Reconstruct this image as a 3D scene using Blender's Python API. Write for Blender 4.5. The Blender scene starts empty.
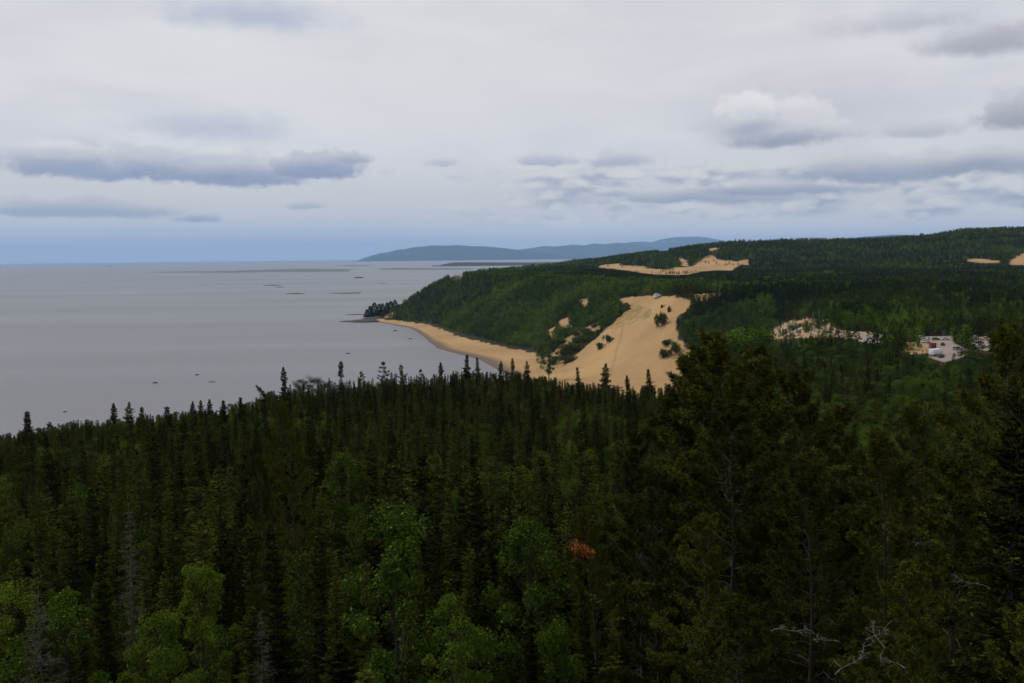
import bpy, math, random
import numpy as np
from mathutils import Vector, Matrix, Euler

random.seed(7)
RNG = np.random.default_rng(11)
sc = bpy.context.scene
COL = sc.collection
PI = math.pi

# ------------------------------------------------------------------ camera
F = 1000.0
EYE = np.array([0.0, 0.0, 125.0])
PITCH = math.radians(4.853)
ROLL = math.radians(-0.63)
RM = np.array((Euler((PI / 2 - PITCH, 0, 0)).to_matrix() @ Matrix.Rotation(ROLL, 3, 'Z')))


def project(x, y, z):
    p = np.stack([np.asarray(x, float) - EYE[0], np.asarray(y, float) - EYE[1], np.asarray(z, float) - EYE[2]], -1) @ RM
    w = np.maximum(-p[..., 2], 1e-3)
    return 512 + F * p[..., 0] / w, 341.5 - F * p[..., 1] / w


def ray(u, v):
    d = RM @ np.array([(u - 512) / F, -(v - 341.5) / F, -1.0])
    return d / np.linalg.norm(d)


def at_z(u, v, z):
    d = ray(u, v)
    t = (z - EYE[2]) / d[2]
    return (EYE + d * t)


def z_on_ray(u, v, D):
    """height of the sight line through pixel rows v at ground distance D (arrays)"""
    dx = (np.asarray(u) - 512) / F; dy = -(np.asarray(v) - 341.5) / F
    d = np.stack([dx, dy, -np.ones_like(dx)], -1) @ RM.T
    return EYE[2] + d[..., 2] / np.hypot(d[..., 0], d[..., 1]) * D


def at_dist(u, v, dist):
    d = ray(u, v)
    return EYE + d * (dist / math.hypot(d[0], d[1]))


# ------------------------------------------------------------------ noise
class Noise2:
    def __init__(self, seed):
        self.g = np.random.default_rng(seed).random((256, 256))

    def __call__(self, x, y):
        xi = np.floor(x).astype(int); yi = np.floor(y).astype(int)
        fx = x - xi; fy = y - yi
        fx = fx * fx * (3 - 2 * fx); fy = fy * fy * (3 - 2 * fy)
        g = self.g
        a = g[xi & 255, yi & 255]; b = g[(xi + 1) & 255, yi & 255]
        c = g[xi & 255, (yi + 1) & 255]; d = g[(xi + 1) & 255, (yi + 1) & 255]
        return (a * (1 - fx) + b * fx) * (1 - fy) + (c * (1 - fx) + d * fx) * fy

    def fbm(self, x, y, o=4):
        s = 0; a = 0.5; t = 0
        for k in range(o):
            s = s + a * self(x * 2 ** k + 17 * k, y * 2 ** k + 31 * k); t += a; a *= 0.5
        return s / t


N1, N2, N3 = Noise2(1), Noise2(2), Noise2(3)

# ------------------------------------------------------------------ terrain
_toe_px = [(378, 318.5), (425, 325), (461, 338), (496, 346.6), (531, 354), (560, 366), (590, 379), (625, 386), (660, 391)]
TOE = [(-4200, -1200), (-2500, -420), (-1200, 60), (-600, 250), (-340, 322), (-225, 392), (-140, 462), (-70, 515), (0, 565), (60, 650), (110, 780)]
_vis = [tuple(at_z(u, v, 4.0)[:2]) for u, v in _toe_px]
TOE = TOE + _vis[::-1] + [(_vis[0][0] + 15, _vis[0][1] + 120), (-185, 2420), (-60, 2900), (120, 3600), (420, 4600), (1500, 8000), (6000, 16000)]
LANDPOLY = TOE + [(30000, 16000), (30000, -9000), (-4200, -9000)]


def inside(x, y, poly):
    r = np.zeros(np.shape(x), bool)
    n = len(poly)
    for i in range(n):
        x1, y1 = poly[i]; x2, y2 = poly[(i + 1) % n]
        if y1 == y2:
            continue
        c = ((y1 > y) != (y2 > y)) & (x < (x2 - x1) * (y - y1) / (y2 - y1) + x1)
        r ^= c
    return r


def soft_inside(x, y, poly, soft):
    """0..1 across the outline of poly, 0.5 on it"""
    P_ = np.array(poly); out = np.zeros(len(x))
    lo = P_.min(0) - soft * 2; hi = P_.max(0) + soft * 2
    k = np.where((x > lo[0]) & (x < hi[0]) & (y > lo[1]) & (y < hi[1]))[0]
    if not len(k): return out
    xx, yy = x[k], y[k]; best = np.full(len(k), 1e12)
    for i in range(len(P_)):
        x1, y1 = P_[i]; x2, y2 = P_[(i + 1) % len(P_)]; dx, dy = x2 - x1, y2 - y1
        t = np.clip(((xx - x1) * dx + (yy - y1) * dy) / (dx * dx + dy * dy + 1e-9), 0, 1)
        best = np.minimum(best, (xx - x1 - t * dx) ** 2 + (yy - y1 - t * dy) ** 2)
    sd = np.sqrt(best) * np.where(inside(xx, yy, poly), 1, -1)
    out[k] = np.clip(.5 + .5 * sd / soft, 0, 1)
    return out


def toe_dist(x, y):
    best = np.full(np.shape(x), 1e12)
    for (x1, y1), (x2, y2) in zip(TOE[:-1], TOE[1:]):
        dx, dy = x2 - x1, y2 - y1
        t = np.clip(((x - x1) * dx + (y - y1) * dy) / (dx * dx + dy * dy), 0, 1)
        best = np.minimum(best, (x - x1 - t * dx) ** 2 + (y - y1 - t * dy) ** 2)
    d = np.sqrt(best)
    return np.where(inside(x, y, LANDPOLY), d, -d)


_ru = np.array([300, 440, 500, 560, 600, 640, 700, 760, 830, 880, 930, 960, 1024, 1150, 1400])
_rz = np.array([84, 86, 93, 100, 106, 124, 150, 156, 160, 164, 171, 184, 187, 200, 206])


def height(x, y):
    x = np.asarray(x, float); y = np.asarray(y, float)
    D = np.hypot(x, y)
    d = toe_dist(x, y)
    d = d + np.where(d > 30, 26 * (N1.fbm(x / 130, y / 130, 3) - 0.5) * np.clip((d - 30) / 60, 0, 1), 0)
    top = np.interp(D, [0, 5, 9, 20, 35, 50, 80, 120, 200, 300, 400, 450, 500, 600, 1500, 2200],
                    [123.2, 122.6, 119, 112, 106, 101.5, 95, 89, 81, 74.5, 72.5, 73.5, 79.5, 81, 82, 84])
    az = np.arctan2(x, np.maximum(y, 1))
    u = 512 + 1000 * np.tan(np.clip(az, -1.2, 1.2))
    R = np.interp(u, _ru, _rz)
    k = np.clip((D - 2150) / 1350, 0, 1)
    k = k * k * (3 - 2 * k)
    back = np.clip((D - 3700) / 5000, 0, 1)
    top = top + (R - 84) * k * (1 - 0.55 * back)
    top = top + k * 26 * (N2.fbm(x / 420, y / 420, 4) - 0.5) + 3.0 * (N2.fbm(x / 60, y / 60, 3) - 0.5) * np.clip(D / 60 - 0.5, 0, 1)
    t = np.clip(d / 142, 0, 1)
    S = 0.55 * t + 0.45 * t * t * (3 - 2 * t)
    tip = np.clip((y - 1850) / 200, 0, 1) * np.clip((-x - 150) / 60, 0, 1)
    z = np.where(d > 0, 4 + (top - 4) * S, np.maximum(4 + (0.06 + 0.13 * tip + .10 * np.clip((y - 1380) / 500, 0, 1)) * d, -8))
    return z


def trace(u, v, tmax=9000):
    d = ray(u, v)
    ts = np.geomspace(15, tmax, 2500)
    P = EYE[None] + ts[:, None] * d[None]
    below = P[:, 2] < np.maximum(height(P[:, 0], P[:, 1]), 0)
    i = int(np.argmax(below)) if below.any() else len(ts) - 1
    lo, hi = ts[max(i - 1, 0)], ts[i]
    for _ in range(20):
        m = (lo + hi) / 2
        p = EYE + m * d
        if p[2] < max(float(height(p[0], p[1])), 0): hi = m
        else: lo = m
    return EYE + hi * d


def world_poly(px):
    return [tuple(trace(u, v)[:2]) for u, v in px]


# ------------------------------------------------------------------ helpers
def mesh_from(name, V, Fq, mats=(), smooth=False):
    """V (n,3); Fq list of arrays of faces (m,k)."""
    me = bpy.data.meshes.new(name)
    V = np.asarray(V, np.float32)
    me.vertices.add(len(V)); me.vertices.foreach_set('co', V.ravel())
    if not isinstance(Fq, list): Fq = [Fq]
    Fq = [np.asarray(f, np.int32) for f in Fq if len(f)]
    loops = np.concatenate([f.ravel() for f in Fq])
    sizes = np.concatenate([np.full(len(f), f.shape[1], np.int32) for f in Fq])
    starts = np.concatenate([[0], np.cumsum(sizes)[:-1]]).astype(np.int32)
    me.loops.add(len(loops)); me.loops.foreach_set('vertex_index', loops)
    me.polygons.add(len(sizes)); me.polygons.foreach_set('loop_start', starts); me.polygons.foreach_set('loop_total', sizes)
    if smooth: me.polygons.foreach_set('use_smooth', np.ones(len(sizes), bool))
    for m in mats: me.materials.append(m)
    me.update(calc_edges=True)
    return me


def link(name, data, parent=None, loc=None, rotz=0, scale=None):
    o = bpy.data.objects.new(name, data)
    COL.objects.link(o)
    if parent is not None: o.parent = parent
    if loc is not None: o.location = loc
    if rotz: o.rotation_euler = (0, 0, rotz)
    if scale is not None: o.scale = (scale, scale, scale) if np.isscalar(scale) else scale
    return o


def tag(o, label=None, cat=None, group=None, kind=None):
    if label: o['label'] = label
    if cat: o['category'] = cat
    if group: o['group'] = group
    if kind: o['kind'] = kind
    return o


class Geo:
    """collects quads / tris for one mesh"""
    def __init__(self):
        self.V = []; self.Q = []; self.T = []; self.n = 0

    def add(self, V, Q=None, T=None):
        V = np.asarray(V, float).reshape(-1, 3)
        if Q is not None and len(Q): self.Q.append(np.asarray(Q) + self.n)
        if T is not None and len(T): self.T.append(np.asarray(T) + self.n)
        self.V.append(V); self.n += len(V)

    def tube(self, pts, radii, k=6):
        pts = np.asarray(pts, float); n = len(pts)
        tan = np.gradient(pts, axis=0); tan /= np.linalg.norm(tan, axis=1, keepdims=True) + 1e-9
        ref = np.array([0.0, 0, 1]) if abs(tan[0, 2]) < 0.8 else np.array([1.0, 0, 0])
        a = np.cross(tan, ref); a /= np.linalg.norm(a, axis=1, keepdims=True) + 1e-9
        b = np.cross(tan, a)
        ang = np.arange(k) * 2 * PI / k
        r = np.asarray(radii, float)
        V = pts[:, None] + r[:, None, None] * (np.cos(ang)[None, :, None] * a[:, None] + np.sin(ang)[None, :, None] * b[:, None])
        V = V.reshape(-1, 3)
        Q = []
        for i in range(n - 1):
            for j in range(k):
                Q.append((i * k + j, i * k + (j + 1) % k, (i + 1) * k + (j + 1) % k, (i + 1) * k + j))
        V = np.vstack([V, pts[-1:] + tan[-1:] * r[-1]])
        T = [((n - 1) * k + j, (n - 1) * k + (j + 1) % k, n * k) for j in range(k)]
        self.add(V, Q, T)

    def box(self, c, s, rz=0.0):
        x, y, z = [q / 2 for q in s]
        V = np.array([(-x, -y, -z), (x, -y, -z), (x, y, -z), (-x, y, -z), (-x, -y, z), (x, -y, z), (x, y, z), (-x, y, z)], float)
        if rz:
            cz, sz = math.cos(rz), math.sin(rz)
            V[:, :2] = V[:, :2] @ np.array([[cz, sz], [-sz, cz]])
        self.add(V + np.array(c), [(0, 3, 2, 1), (4, 5, 6, 7), (0, 1, 5, 4), (1, 2, 6, 5), (2, 3, 7, 6), (3, 0, 4, 7)])

    def prism(self, poly, y0, y1):
        """poly = [(x,z)...] extruded along y"""
        n = len(poly)
        V = [(x, y0, z) for x, z in poly] + [(x, y1, z) for x, z in poly]
        Q = [(i, (i + 1) % n, n + (i + 1) % n, n + i) for i in range(n)]
        cx = sum(p[0] for p in poly) / n; cz = sum(p[1] for p in poly) / n
        V += [(cx, y0, cz), (cx, y1, cz)]
        T = [(2 * n, (i + 1) % n, i) for i in range(n)] + [(2 * n + 1, n + i, n + (i + 1) % n) for i in range(n)]
        self.add(V, Q, T)

    def leaves(self, C, D, U, L, W):
        """rhombic sprays: C base points, D unit directions, U rough normals, L lengths, W widths"""
        C = np.asarray(C, float); D = np.asarray(D, float)
        S = np.cross(D, U); S /= np.linalg.norm(S, axis=1, keepdims=True) + 1e-9
        L = np.asarray(L, float)[:, None]; W = np.asarray(W, float)[:, None]
        V = np.stack([C, C + D * L * 0.45 + S * W * 0.5, C + D * L, C + D * L * 0.55 - S * W * 0.5], 1).reshape(-1, 3)
        self.add(V, np.arange(len(C) * 4).reshape(-1, 4))

    def mesh(self, name, *mats, smooth=False):
        f = []
        if self.Q: f.append(np.vstack(self.Q))
        if self.T: f.append(np.vstack(self.T))
        return mesh_from(name, np.vstack(self.V), f, mats, smooth)


# ------------------------------------------------------------------ materials
def new_mat(name):
    m = bpy.data.materials.new(name); m.use_nodes = True
    nt = m.node_tree; nt.nodes.clear()
    out = nt.nodes.new('ShaderNodeOutputMaterial')
    return m, nt, out


def N(nt, t, **kw):
    n = nt.nodes.new('ShaderNode' + t)
    for k, v in kw.items():
        if k.startswith('i_'):
            n.inputs[k[2:].replace('_', ' ')].default_value = v
        else:
            setattr(n, k, v)
    return n


def rgb(nt, c):
    n = nt.nodes.new('ShaderNodeRGB'); n.outputs[0].default_value = (*c, 1); return n.outputs[0]


def mixc(nt, fac, a, b, mode='MIX'):
    n = nt.nodes.new('ShaderNodeMix'); n.data_type = 'RGBA'; n.blend_type = mode
    for sock, val in ((n.inputs[0], fac), (n.inputs[6], a), (n.inputs[7], b)):
        if hasattr(val, 'is_output') or isinstance(val, bpy.types.NodeSocket): nt.links.new(val, sock)
        elif isinstance(val, (tuple, list)): sock.default_value = (*val, 1) if len(val) == 3 else val
        else: sock.default_value = val
    return n.outputs[2]


def math_(nt, op, a, b=None, c=None, clamp=False):
    n = nt.nodes.new('ShaderNodeMath'); n.operation = op; n.use_clamp = clamp
    for i, val in enumerate((a, b, c)):
        if val is None: continue
        if isinstance(val, bpy.types.NodeSocket): nt.links.new(val, n.inputs[i])
        else: n.inputs[i].default_value = val
    return n.outputs[0]


def smooth(nt, x, lo, hi):
    n = nt.nodes.new('ShaderNodeMapRange'); n.interpolation_type = 'SMOOTHSTEP'
    nt.links.new(x, n.inputs[0]); n.inputs[1].default_value = lo; n.inputs[2].default_value = hi
    return n.outputs[0]


def leaf_mat(name, c1, c2, c3, transl=0.0, rough=0.7, scale=0.9, field=0.0):
    """c1..c2 vary from tree to tree, c3 flecks it by noise: dry / young sprays, painted highlights on birch"""
    m, nt, out = new_mat(name)
    info = N(nt, 'ObjectInfo')
    tc = N(nt, 'TexCoord')
    no = N(nt, 'TexNoise'); no.inputs['Scale'].default_value = scale; no.inputs['Detail'].default_value = 3
    nt.links.new(tc.outputs['Object'], no.inputs['Vector'])
    f = math_(nt, 'ADD', math_(nt, 'MULTIPLY', smooth(nt, info.outputs['Random'], .25, .8), 0.85), math_(nt, 'MULTIPLY', math_(nt, 'SUBTRACT', no.outputs['Fac'], 0.5), 1.1), clamp=True)
    if field:      # stands of lighter and darker kinds over the country
        geo = N(nt, 'NewGeometry'); n3 = N(nt, 'TexNoise'); n3.inputs['Scale'].default_value = field; n3.inputs['Detail'].default_value = 4; n3.inputs['Roughness'].default_value = .6
        nt.links.new(geo.outputs['Position'], n3.inputs['Vector'])
        f = math_(nt, 'ADD', math_(nt, 'MULTIPLY', f, .55), math_(nt, 'MULTIPLY', math_(nt, 'SUBTRACT', smooth(nt, n3.outputs['Fac'], .35, .65), .25), .7), clamp=True)
    col = mixc(nt, f, c1, c2)
    n2 = N(nt, 'TexNoise'); n2.inputs['Scale'].default_value = scale * 3.7; n2.inputs['Detail'].default_value = 4
    nt.links.new(tc.outputs['Object'], n2.inputs['Vector'])
    col = mixc(nt, math_(nt, 'MULTIPLY', smooth(nt, n2.outputs['Fac'], 0.54, 0.72), 0.75), col, c3)
    b = N(nt, 'BsdfPrincipled'); b.inputs['Roughness'].default_value = rough; b.inputs['Specular IOR Level'].default_value = 0.0
    nt.links.new(col, b.inputs['Base Color'])
    if transl:
        t = N(nt, 'BsdfTranslucent'); nt.links.new(col, t.inputs['Color'])
        mx = N(nt, 'MixShader'); mx.inputs[0].default_value = transl
        nt.links.new(b.outputs[0], mx.inputs[1]); nt.links.new(t.outputs[0], mx.inputs[2])
        nt.links.new(mx.outputs[0], out.inputs[0])
    else:
        nt.links.new(b.outputs[0], out.inputs[0])
    return m


def plain_mat(name, c, rough=0.6, c2=None, scale=3.0, metal=0.0, spec=0.3):
    m, nt, out = new_mat(name)
    b = N(nt, 'BsdfPrincipled'); b.inputs['Roughness'].default_value = rough; b.inputs['Metallic'].default_value = metal
    b.inputs['Specular IOR Level'].default_value = spec
    tc = N(nt, 'TexCoord'); no = N(nt, 'TexNoise'); no.inputs['Scale'].default_value = scale; no.inputs['Detail'].default_value = 5
    nt.links.new(tc.outputs['Object'], no.inputs['Vector'])
    c2 = c2 or tuple(q * 0.7 for q in c)
    nt.links.new(mixc(nt, smooth(nt, no.outputs['Fac'], 0.35, 0.7), c, c2), b.inputs['Base Color'])
    nt.links.new(b.outputs[0], out.inputs[0])
    return m


M = {}
M['spruce'] = leaf_mat('spruce_needles', (0.009, 0.0135, 0.0032), (0.060, 0.067, 0.0115), (0.10, 0.102, 0.020))
M['pine'] = leaf_mat('pine_needles', (0.026, 0.033, 0.0065), (0.068, 0.072, 0.0115), (0.115, 0.078, 0.020), scale=0.7)
M['birch'] = leaf_mat('birch_leaves', (0.034, 0.068, 0.008), (0.080, 0.128, 0.012), (0.24, 0.285, 0.055), transl=0.32, rough=0.5, scale=1.4)  # brightest colour paints leaf highlights into the birch crowns
M['mid_leaf'] = leaf_mat('aspen_leaves', (0.026, 0.052, 0.008), (0.080, 0.120, 0.014), (0.13, 0.16, 0.022), transl=0.25, rough=0.55)
M['dark_leaf'] = leaf_mat('alder_leaves', (0.016, 0.031, 0.006), (0.042, 0.062, 0.010), (0.075, 0.092, 0.016), transl=0.25, rough=0.55)
M['far_leaf'] = leaf_mat('woodland_leaves', (0.022, 0.052, 0.007), (0.115, 0.165, 0.016), (0.17, 0.20, 0.022), scale=0.3, field=.012)
M['far_spruce'] = leaf_mat('woodland_needles', (0.012, 0.022, 0.0045), (0.055, 0.064, 0.009), (0.08, 0.085, 0.014), scale=0.3, field=.008)
M['shrub'] = leaf_mat('shrub_leaves', (0.045, 0.065, 0.012), (0.09, 0.11, 0.018), (0.13, 0.14, 0.03), transl=0.2, scale=1.5)
M['rust'] = leaf_mat('dead_needles', (0.13, 0.040, 0.014), (0.24, 0.085, 0.026), (0.06, 0.032, 0.012), scale=5)
M['bark'] = plain_mat('bark', (0.035, 0.028, 0.022), 0.9, (0.016, 0.013, 0.011), 6)
M['grey_wood'] = plain_mat('weathered_wood', (0.075, 0.068, 0.055), 0.9, (0.04, 0.036, 0.03), 5)
M['lichen_wood'] = plain_mat('lichen_wood', (0.12, 0.12, 0.095), 0.9, (0.035, 0.032, 0.026), 9)
M['birch_bark'] = plain_mat('birch_bark', (0.25, 0.23, 0.2), 0.8, (0.06, 0.05, 0.045), 4)
M['rock'] = plain_mat('rock', (0.020, 0.019, 0.018), 0.85, (0.05, 0.046, 0.04), 0.25)
M['pale_rock'] = plain_mat('pale_rock', (0.4, 0.34, 0.26), 0.9, (0.28, 0.22, 0.16), 0.8)
M['glass'] = plain_mat('car_glass', (0.015, 0.018, 0.022), 0.08, spec=0.6)
M['tyre'] = plain_mat('tyre', (0.015, 0.015, 0.015), 0.85)
M['hub'] = plain_mat('hub', (0.35, 0.35, 0.36), 0.4, metal=0.8)
M['lamp'] = plain_mat('lamp_lens', (0.6, 0.58, 0.5), 0.2)


# terrain material: forest litter / sand / gravel from vertex attributes
def terrain_mat():
    m, nt, out = new_mat('ground')
    geo = N(nt, 'NewGeometry')
    sa = N(nt, 'Attribute', attribute_name='sand'); gr = N(nt, 'Attribute', attribute_name='gravel')
    no = N(nt, 'TexNoise'); no.inputs['Scale'].default_value = 0.09; no.inputs['Detail'].default_value = 7; no.inputs['Roughness'].default_value = 0.65
    nt.links.new(geo.outputs['Position'], no.inputs['Vector'])
    big = N(nt, 'TexNoise'); big.inputs['Scale'].default_value = 0.012; big.inputs['Detail'].default_value = 4
    nt.links.new(geo.outputs['Position'], big.inputs['Vector'])
    # sand
    sand = mixc(nt, smooth(nt, big.outputs['Fac'], 0.3, 0.7), (0.385, 0.248, 0.115), (0.305, 0.192, 0.088))
    sand = mixc(nt, math_(nt, 'MULTIPLY', smooth(nt, no.outputs['Fac'], 0.5, 0.75), 0.35), sand, (0.29, 0.18, 0.075))
    # thin marram grass on the sand
    gn = N(nt, 'Attribute', attribute_name='tuft')
    tuft = math_(nt, 'MULTIPLY', gn.outputs['Fac'], smooth(nt, no.outputs['Fac'], 0.36, 0.6))
    sand = mixc(nt, math_(nt, 'MULTIPLY', tuft, 0.7), sand, (0.12, 0.11, 0.04))
    # trodden track down the slip face
    tk = N(nt, 'Attribute', attribute_name='track')
    sand = mixc(nt, math_(nt, 'MULTIPLY', tk.outputs['Fac'], 0.45), sand, (0.17, 0.11, 0.06))
    # wet sand near the waterline
    sep = N(nt, 'SeparateXYZ'); nt.links.new(geo.outputs['Position'], sep.inputs[0])
    zz = math_(nt, 'ADD', sep.outputs['Z'], math_(nt, 'MULTIPLY', math_(nt, 'SUBTRACT', big.outputs['Fac'], 0.5), 1.6))
    wet = smooth(nt, zz, 1.7, 0.3)
    wet = math_(nt, 'SUBTRACT', 1.0, smooth(nt, zz, 0.4, 1.6))
    sand = mixc(nt, math_(nt, 'MULTIPLY', wet, 0.9), sand, (0.105, 0.082, 0.068))
    forest = mixc(nt, no.outputs['Fac'], (0.018, 0.022, 0.009), (0.03, 0.028, 0.012))
    mid = N(nt, 'TexNoise'); mid.inputs['Scale'].default_value = 0.03; mid.inputs['Detail'].default_value = 6; mid.inputs['Roughness'].default_value = .65
    nt.links.new(geo.outputs['Position'], mid.inputs['Vector'])
    e = math_(nt, 'ADD', sa.outputs['Fac'], math_(nt, 'MULTIPLY', math_(nt, 'SUBTRACT', mid.outputs['Fac'], 0.5), 1.5))
    col = mixc(nt, smooth(nt, e, 0.42, 0.58), forest, sand)
    col = mixc(nt, smooth(nt, gr.outputs['Fac'], 0.3, 0.7), col, mixc(nt, no.outputs['Fac'], (0.21, 0.17, 0.145), (0.31, 0.255, 0.22)))
    b = N(nt, 'BsdfPrincipled'); b.inputs['Roughness'].default_value = 0.9; b.inputs['Specular IOR Level'].default_value = 0.1
    nt.links.new(col, b.inputs['Base Color'])
    bu = N(nt, 'Bump'); bu.inputs['Strength'].default_value = 0.8; bu.inputs['Distance'].default_value = 2.5
    mp = N(nt, 'Mapping'); mp.inputs['Scale'].default_value = (.09, .035, .02); mp.inputs['Rotation'].default_value = (0, 0, .6); nt.links.new(geo.outputs['Position'], mp.inputs[0])
    sl = N(nt, 'TexNoise'); sl.inputs['Scale'].default_value = 1.0; sl.inputs['Detail'].default_value = 6; nt.links.new(mp.outputs[0], sl.inputs['Vector'])
    nt.links.new(math_(nt, 'ADD', no.outputs['Fac'], math_(nt, 'MULTIPLY', sl.outputs['Fac'], 1.5)), bu.inputs['Height']); nt.links.new(bu.outputs[0], b.inputs['Normal'])
    nt.links.new(b.outputs[0], out.inputs[0])
    return m


# ------------------------------------------------------------------ sand / gravel areas (traced once on the land)
def rect_near(px): return world_poly(px)


SAND_PX = {
    'dune': [(531, 362), (545, 371), (560, 368), (580, 352), (605, 330), (628, 308), (617, 299), (640, 296), (663, 296.5), (692, 302), (690, 309), (678, 316), (676, 330), (684, 343), (690, 352), (712, 365), (716, 396), (640, 402), (560, 392), (525, 370)],
    'far_dune': [(595, 267.3), (602, 265), (618.6, 263.4), (626, 265.8), (642, 265.8), (652, 269), (669, 269.7), (675, 267.3), (687, 267.3), (695, 264.4), (703, 258.6), (708, 255.5), (713, 255.2), (717, 258.8), (726, 260.5), (738, 261.5), (748.5, 258.6), (750, 265.4),
                 (741.6, 264), (732, 270.3), (716, 270.3), (700.6, 271.3), (689, 274.2), (677, 274.8), (654, 274.2), (638, 272.2), (618.6, 269.3)],
    'far_dune_gully': [(678, 257.5), (682, 258), (688, 263), (690, 267), (683, 266)],
    'far_dune_crest': [(657, 247.8), (668, 247.2), (669, 250), (659, 251)],
    'far_dune_knob': [(707, 249.5), (712, 247.8), (722, 247.2), (719, 248.8), (712, 250.5)],
    'head_clearing': [(447, 276.5), (463, 276), (463, 279.5), (449, 280)],
    'head_sand': [(383, 315.5), (394, 314.5), (396, 316.5), (385, 317.5)],
    'terrace_patch': [(690, 297), (714, 293), (722, 292.5), (724, 296), (706, 301), (694, 302)],
    'gully': [(535, 362), (552, 352), (566, 338), (588, 326), (600, 322), (602, 328), (585, 344), (566, 358), (548, 369)],
    'bluff_scar': [(558, 320), (568, 318), (570, 328), (560, 330)],
    'bluff_scar_low': [(547, 330), (556, 326), (556, 337), (548, 340)],
    'bluff_scar_high': [(580, 300), (587, 298), (588, 306), (581, 308)],
    'clearing': [(766, 341), (771, 331), (778, 323), (800, 319.5), (824, 319.5), (832, 327), (846, 331), (868, 332), (884, 338), (882, 343), (860, 342), (838, 337), (800, 338)],
    'clearing_side': [(905, 347), (912, 342), (930, 342), (930, 352), (906, 353)],
    'hill_scar': [(965, 259), (980, 258.5), (1000, 261), (1004, 263), (985, 263), (968, 261)],
    'hill_scar_edge': [(1008, 262), (1024, 253), (1060, 250), (1060, 264), (1012, 265)],
}
SAND = {k: world_poly(v) for k, v in SAND_PX.items()}
GRAVEL_PX = [[(915, 339), (930, 336), (951, 336), (954, 343), (962, 347), (970, 351), (966, 356), (944, 362), (930, 358), (928, 346)], [(969, 338), (984, 336.5), (997, 341), (998, 350), (984, 351), (973, 345)]]
GRAVEL = [world_poly(p) for p in GRAVEL_PX]
ROADS = [world_poly([(836, 332), (884, 334), (888, 338), (884, 345), (868, 344), (850, 337)])]
GUARD_PX = [[(545, 366), (580, 350), (605, 330), (628, 308), (617, 299), (640, 296), (663, 296.5), (692, 302), (690, 309), (678, 316), (676, 330), (682, 343), (686, 352), (690, 362), (680, 371), (560, 371)],
            SAND_PX['far_dune'], SAND_PX['far_dune_crest'], SAND_PX['far_dune_knob'],
            [(766, 340), (770, 328), (776, 322), (800, 318), (826, 318), (832, 327), (846, 331), (868, 332), (884, 337), (880, 339), (850, 336), (826, 331), (800, 334), (770, 339)],
            [(905, 346), (912, 342), (930, 342), (930, 348), (906, 349)],
            [(557, 356), (566, 345), (580, 334), (598, 322), (601, 326), (586, 338), (570, 351), (562, 359)], [(885, 391), (893, 391), (893, 400), (885, 400)],
            SAND_PX['hill_scar'], SAND_PX['hill_scar_edge'], SAND_PX['far_dune_gully'],
            [(914, 337), (952, 335), (955, 346), (960, 349), (955, 352), (944, 356), (934, 353)], [(970, 337), (996, 339), (997, 347), (976, 346)],
            [(392, 320), (425, 326), (461, 339), (496, 347.5), (531, 355), (545, 366), (536, 372), (470, 356), (440, 335), (410, 325)]]


def masks(x, y):
    s = np.zeros(np.shape(x), bool)
    for p in SAND.values(): s |= inside(x, y, p)
    d = toe_dist(x, y)
    s |= (d < 3)
    g = np.zeros(np.shape(x), bool)
    for p in GRAVEL + ROADS: g |= inside(x, y, p)
    return s | g, g, d


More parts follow.
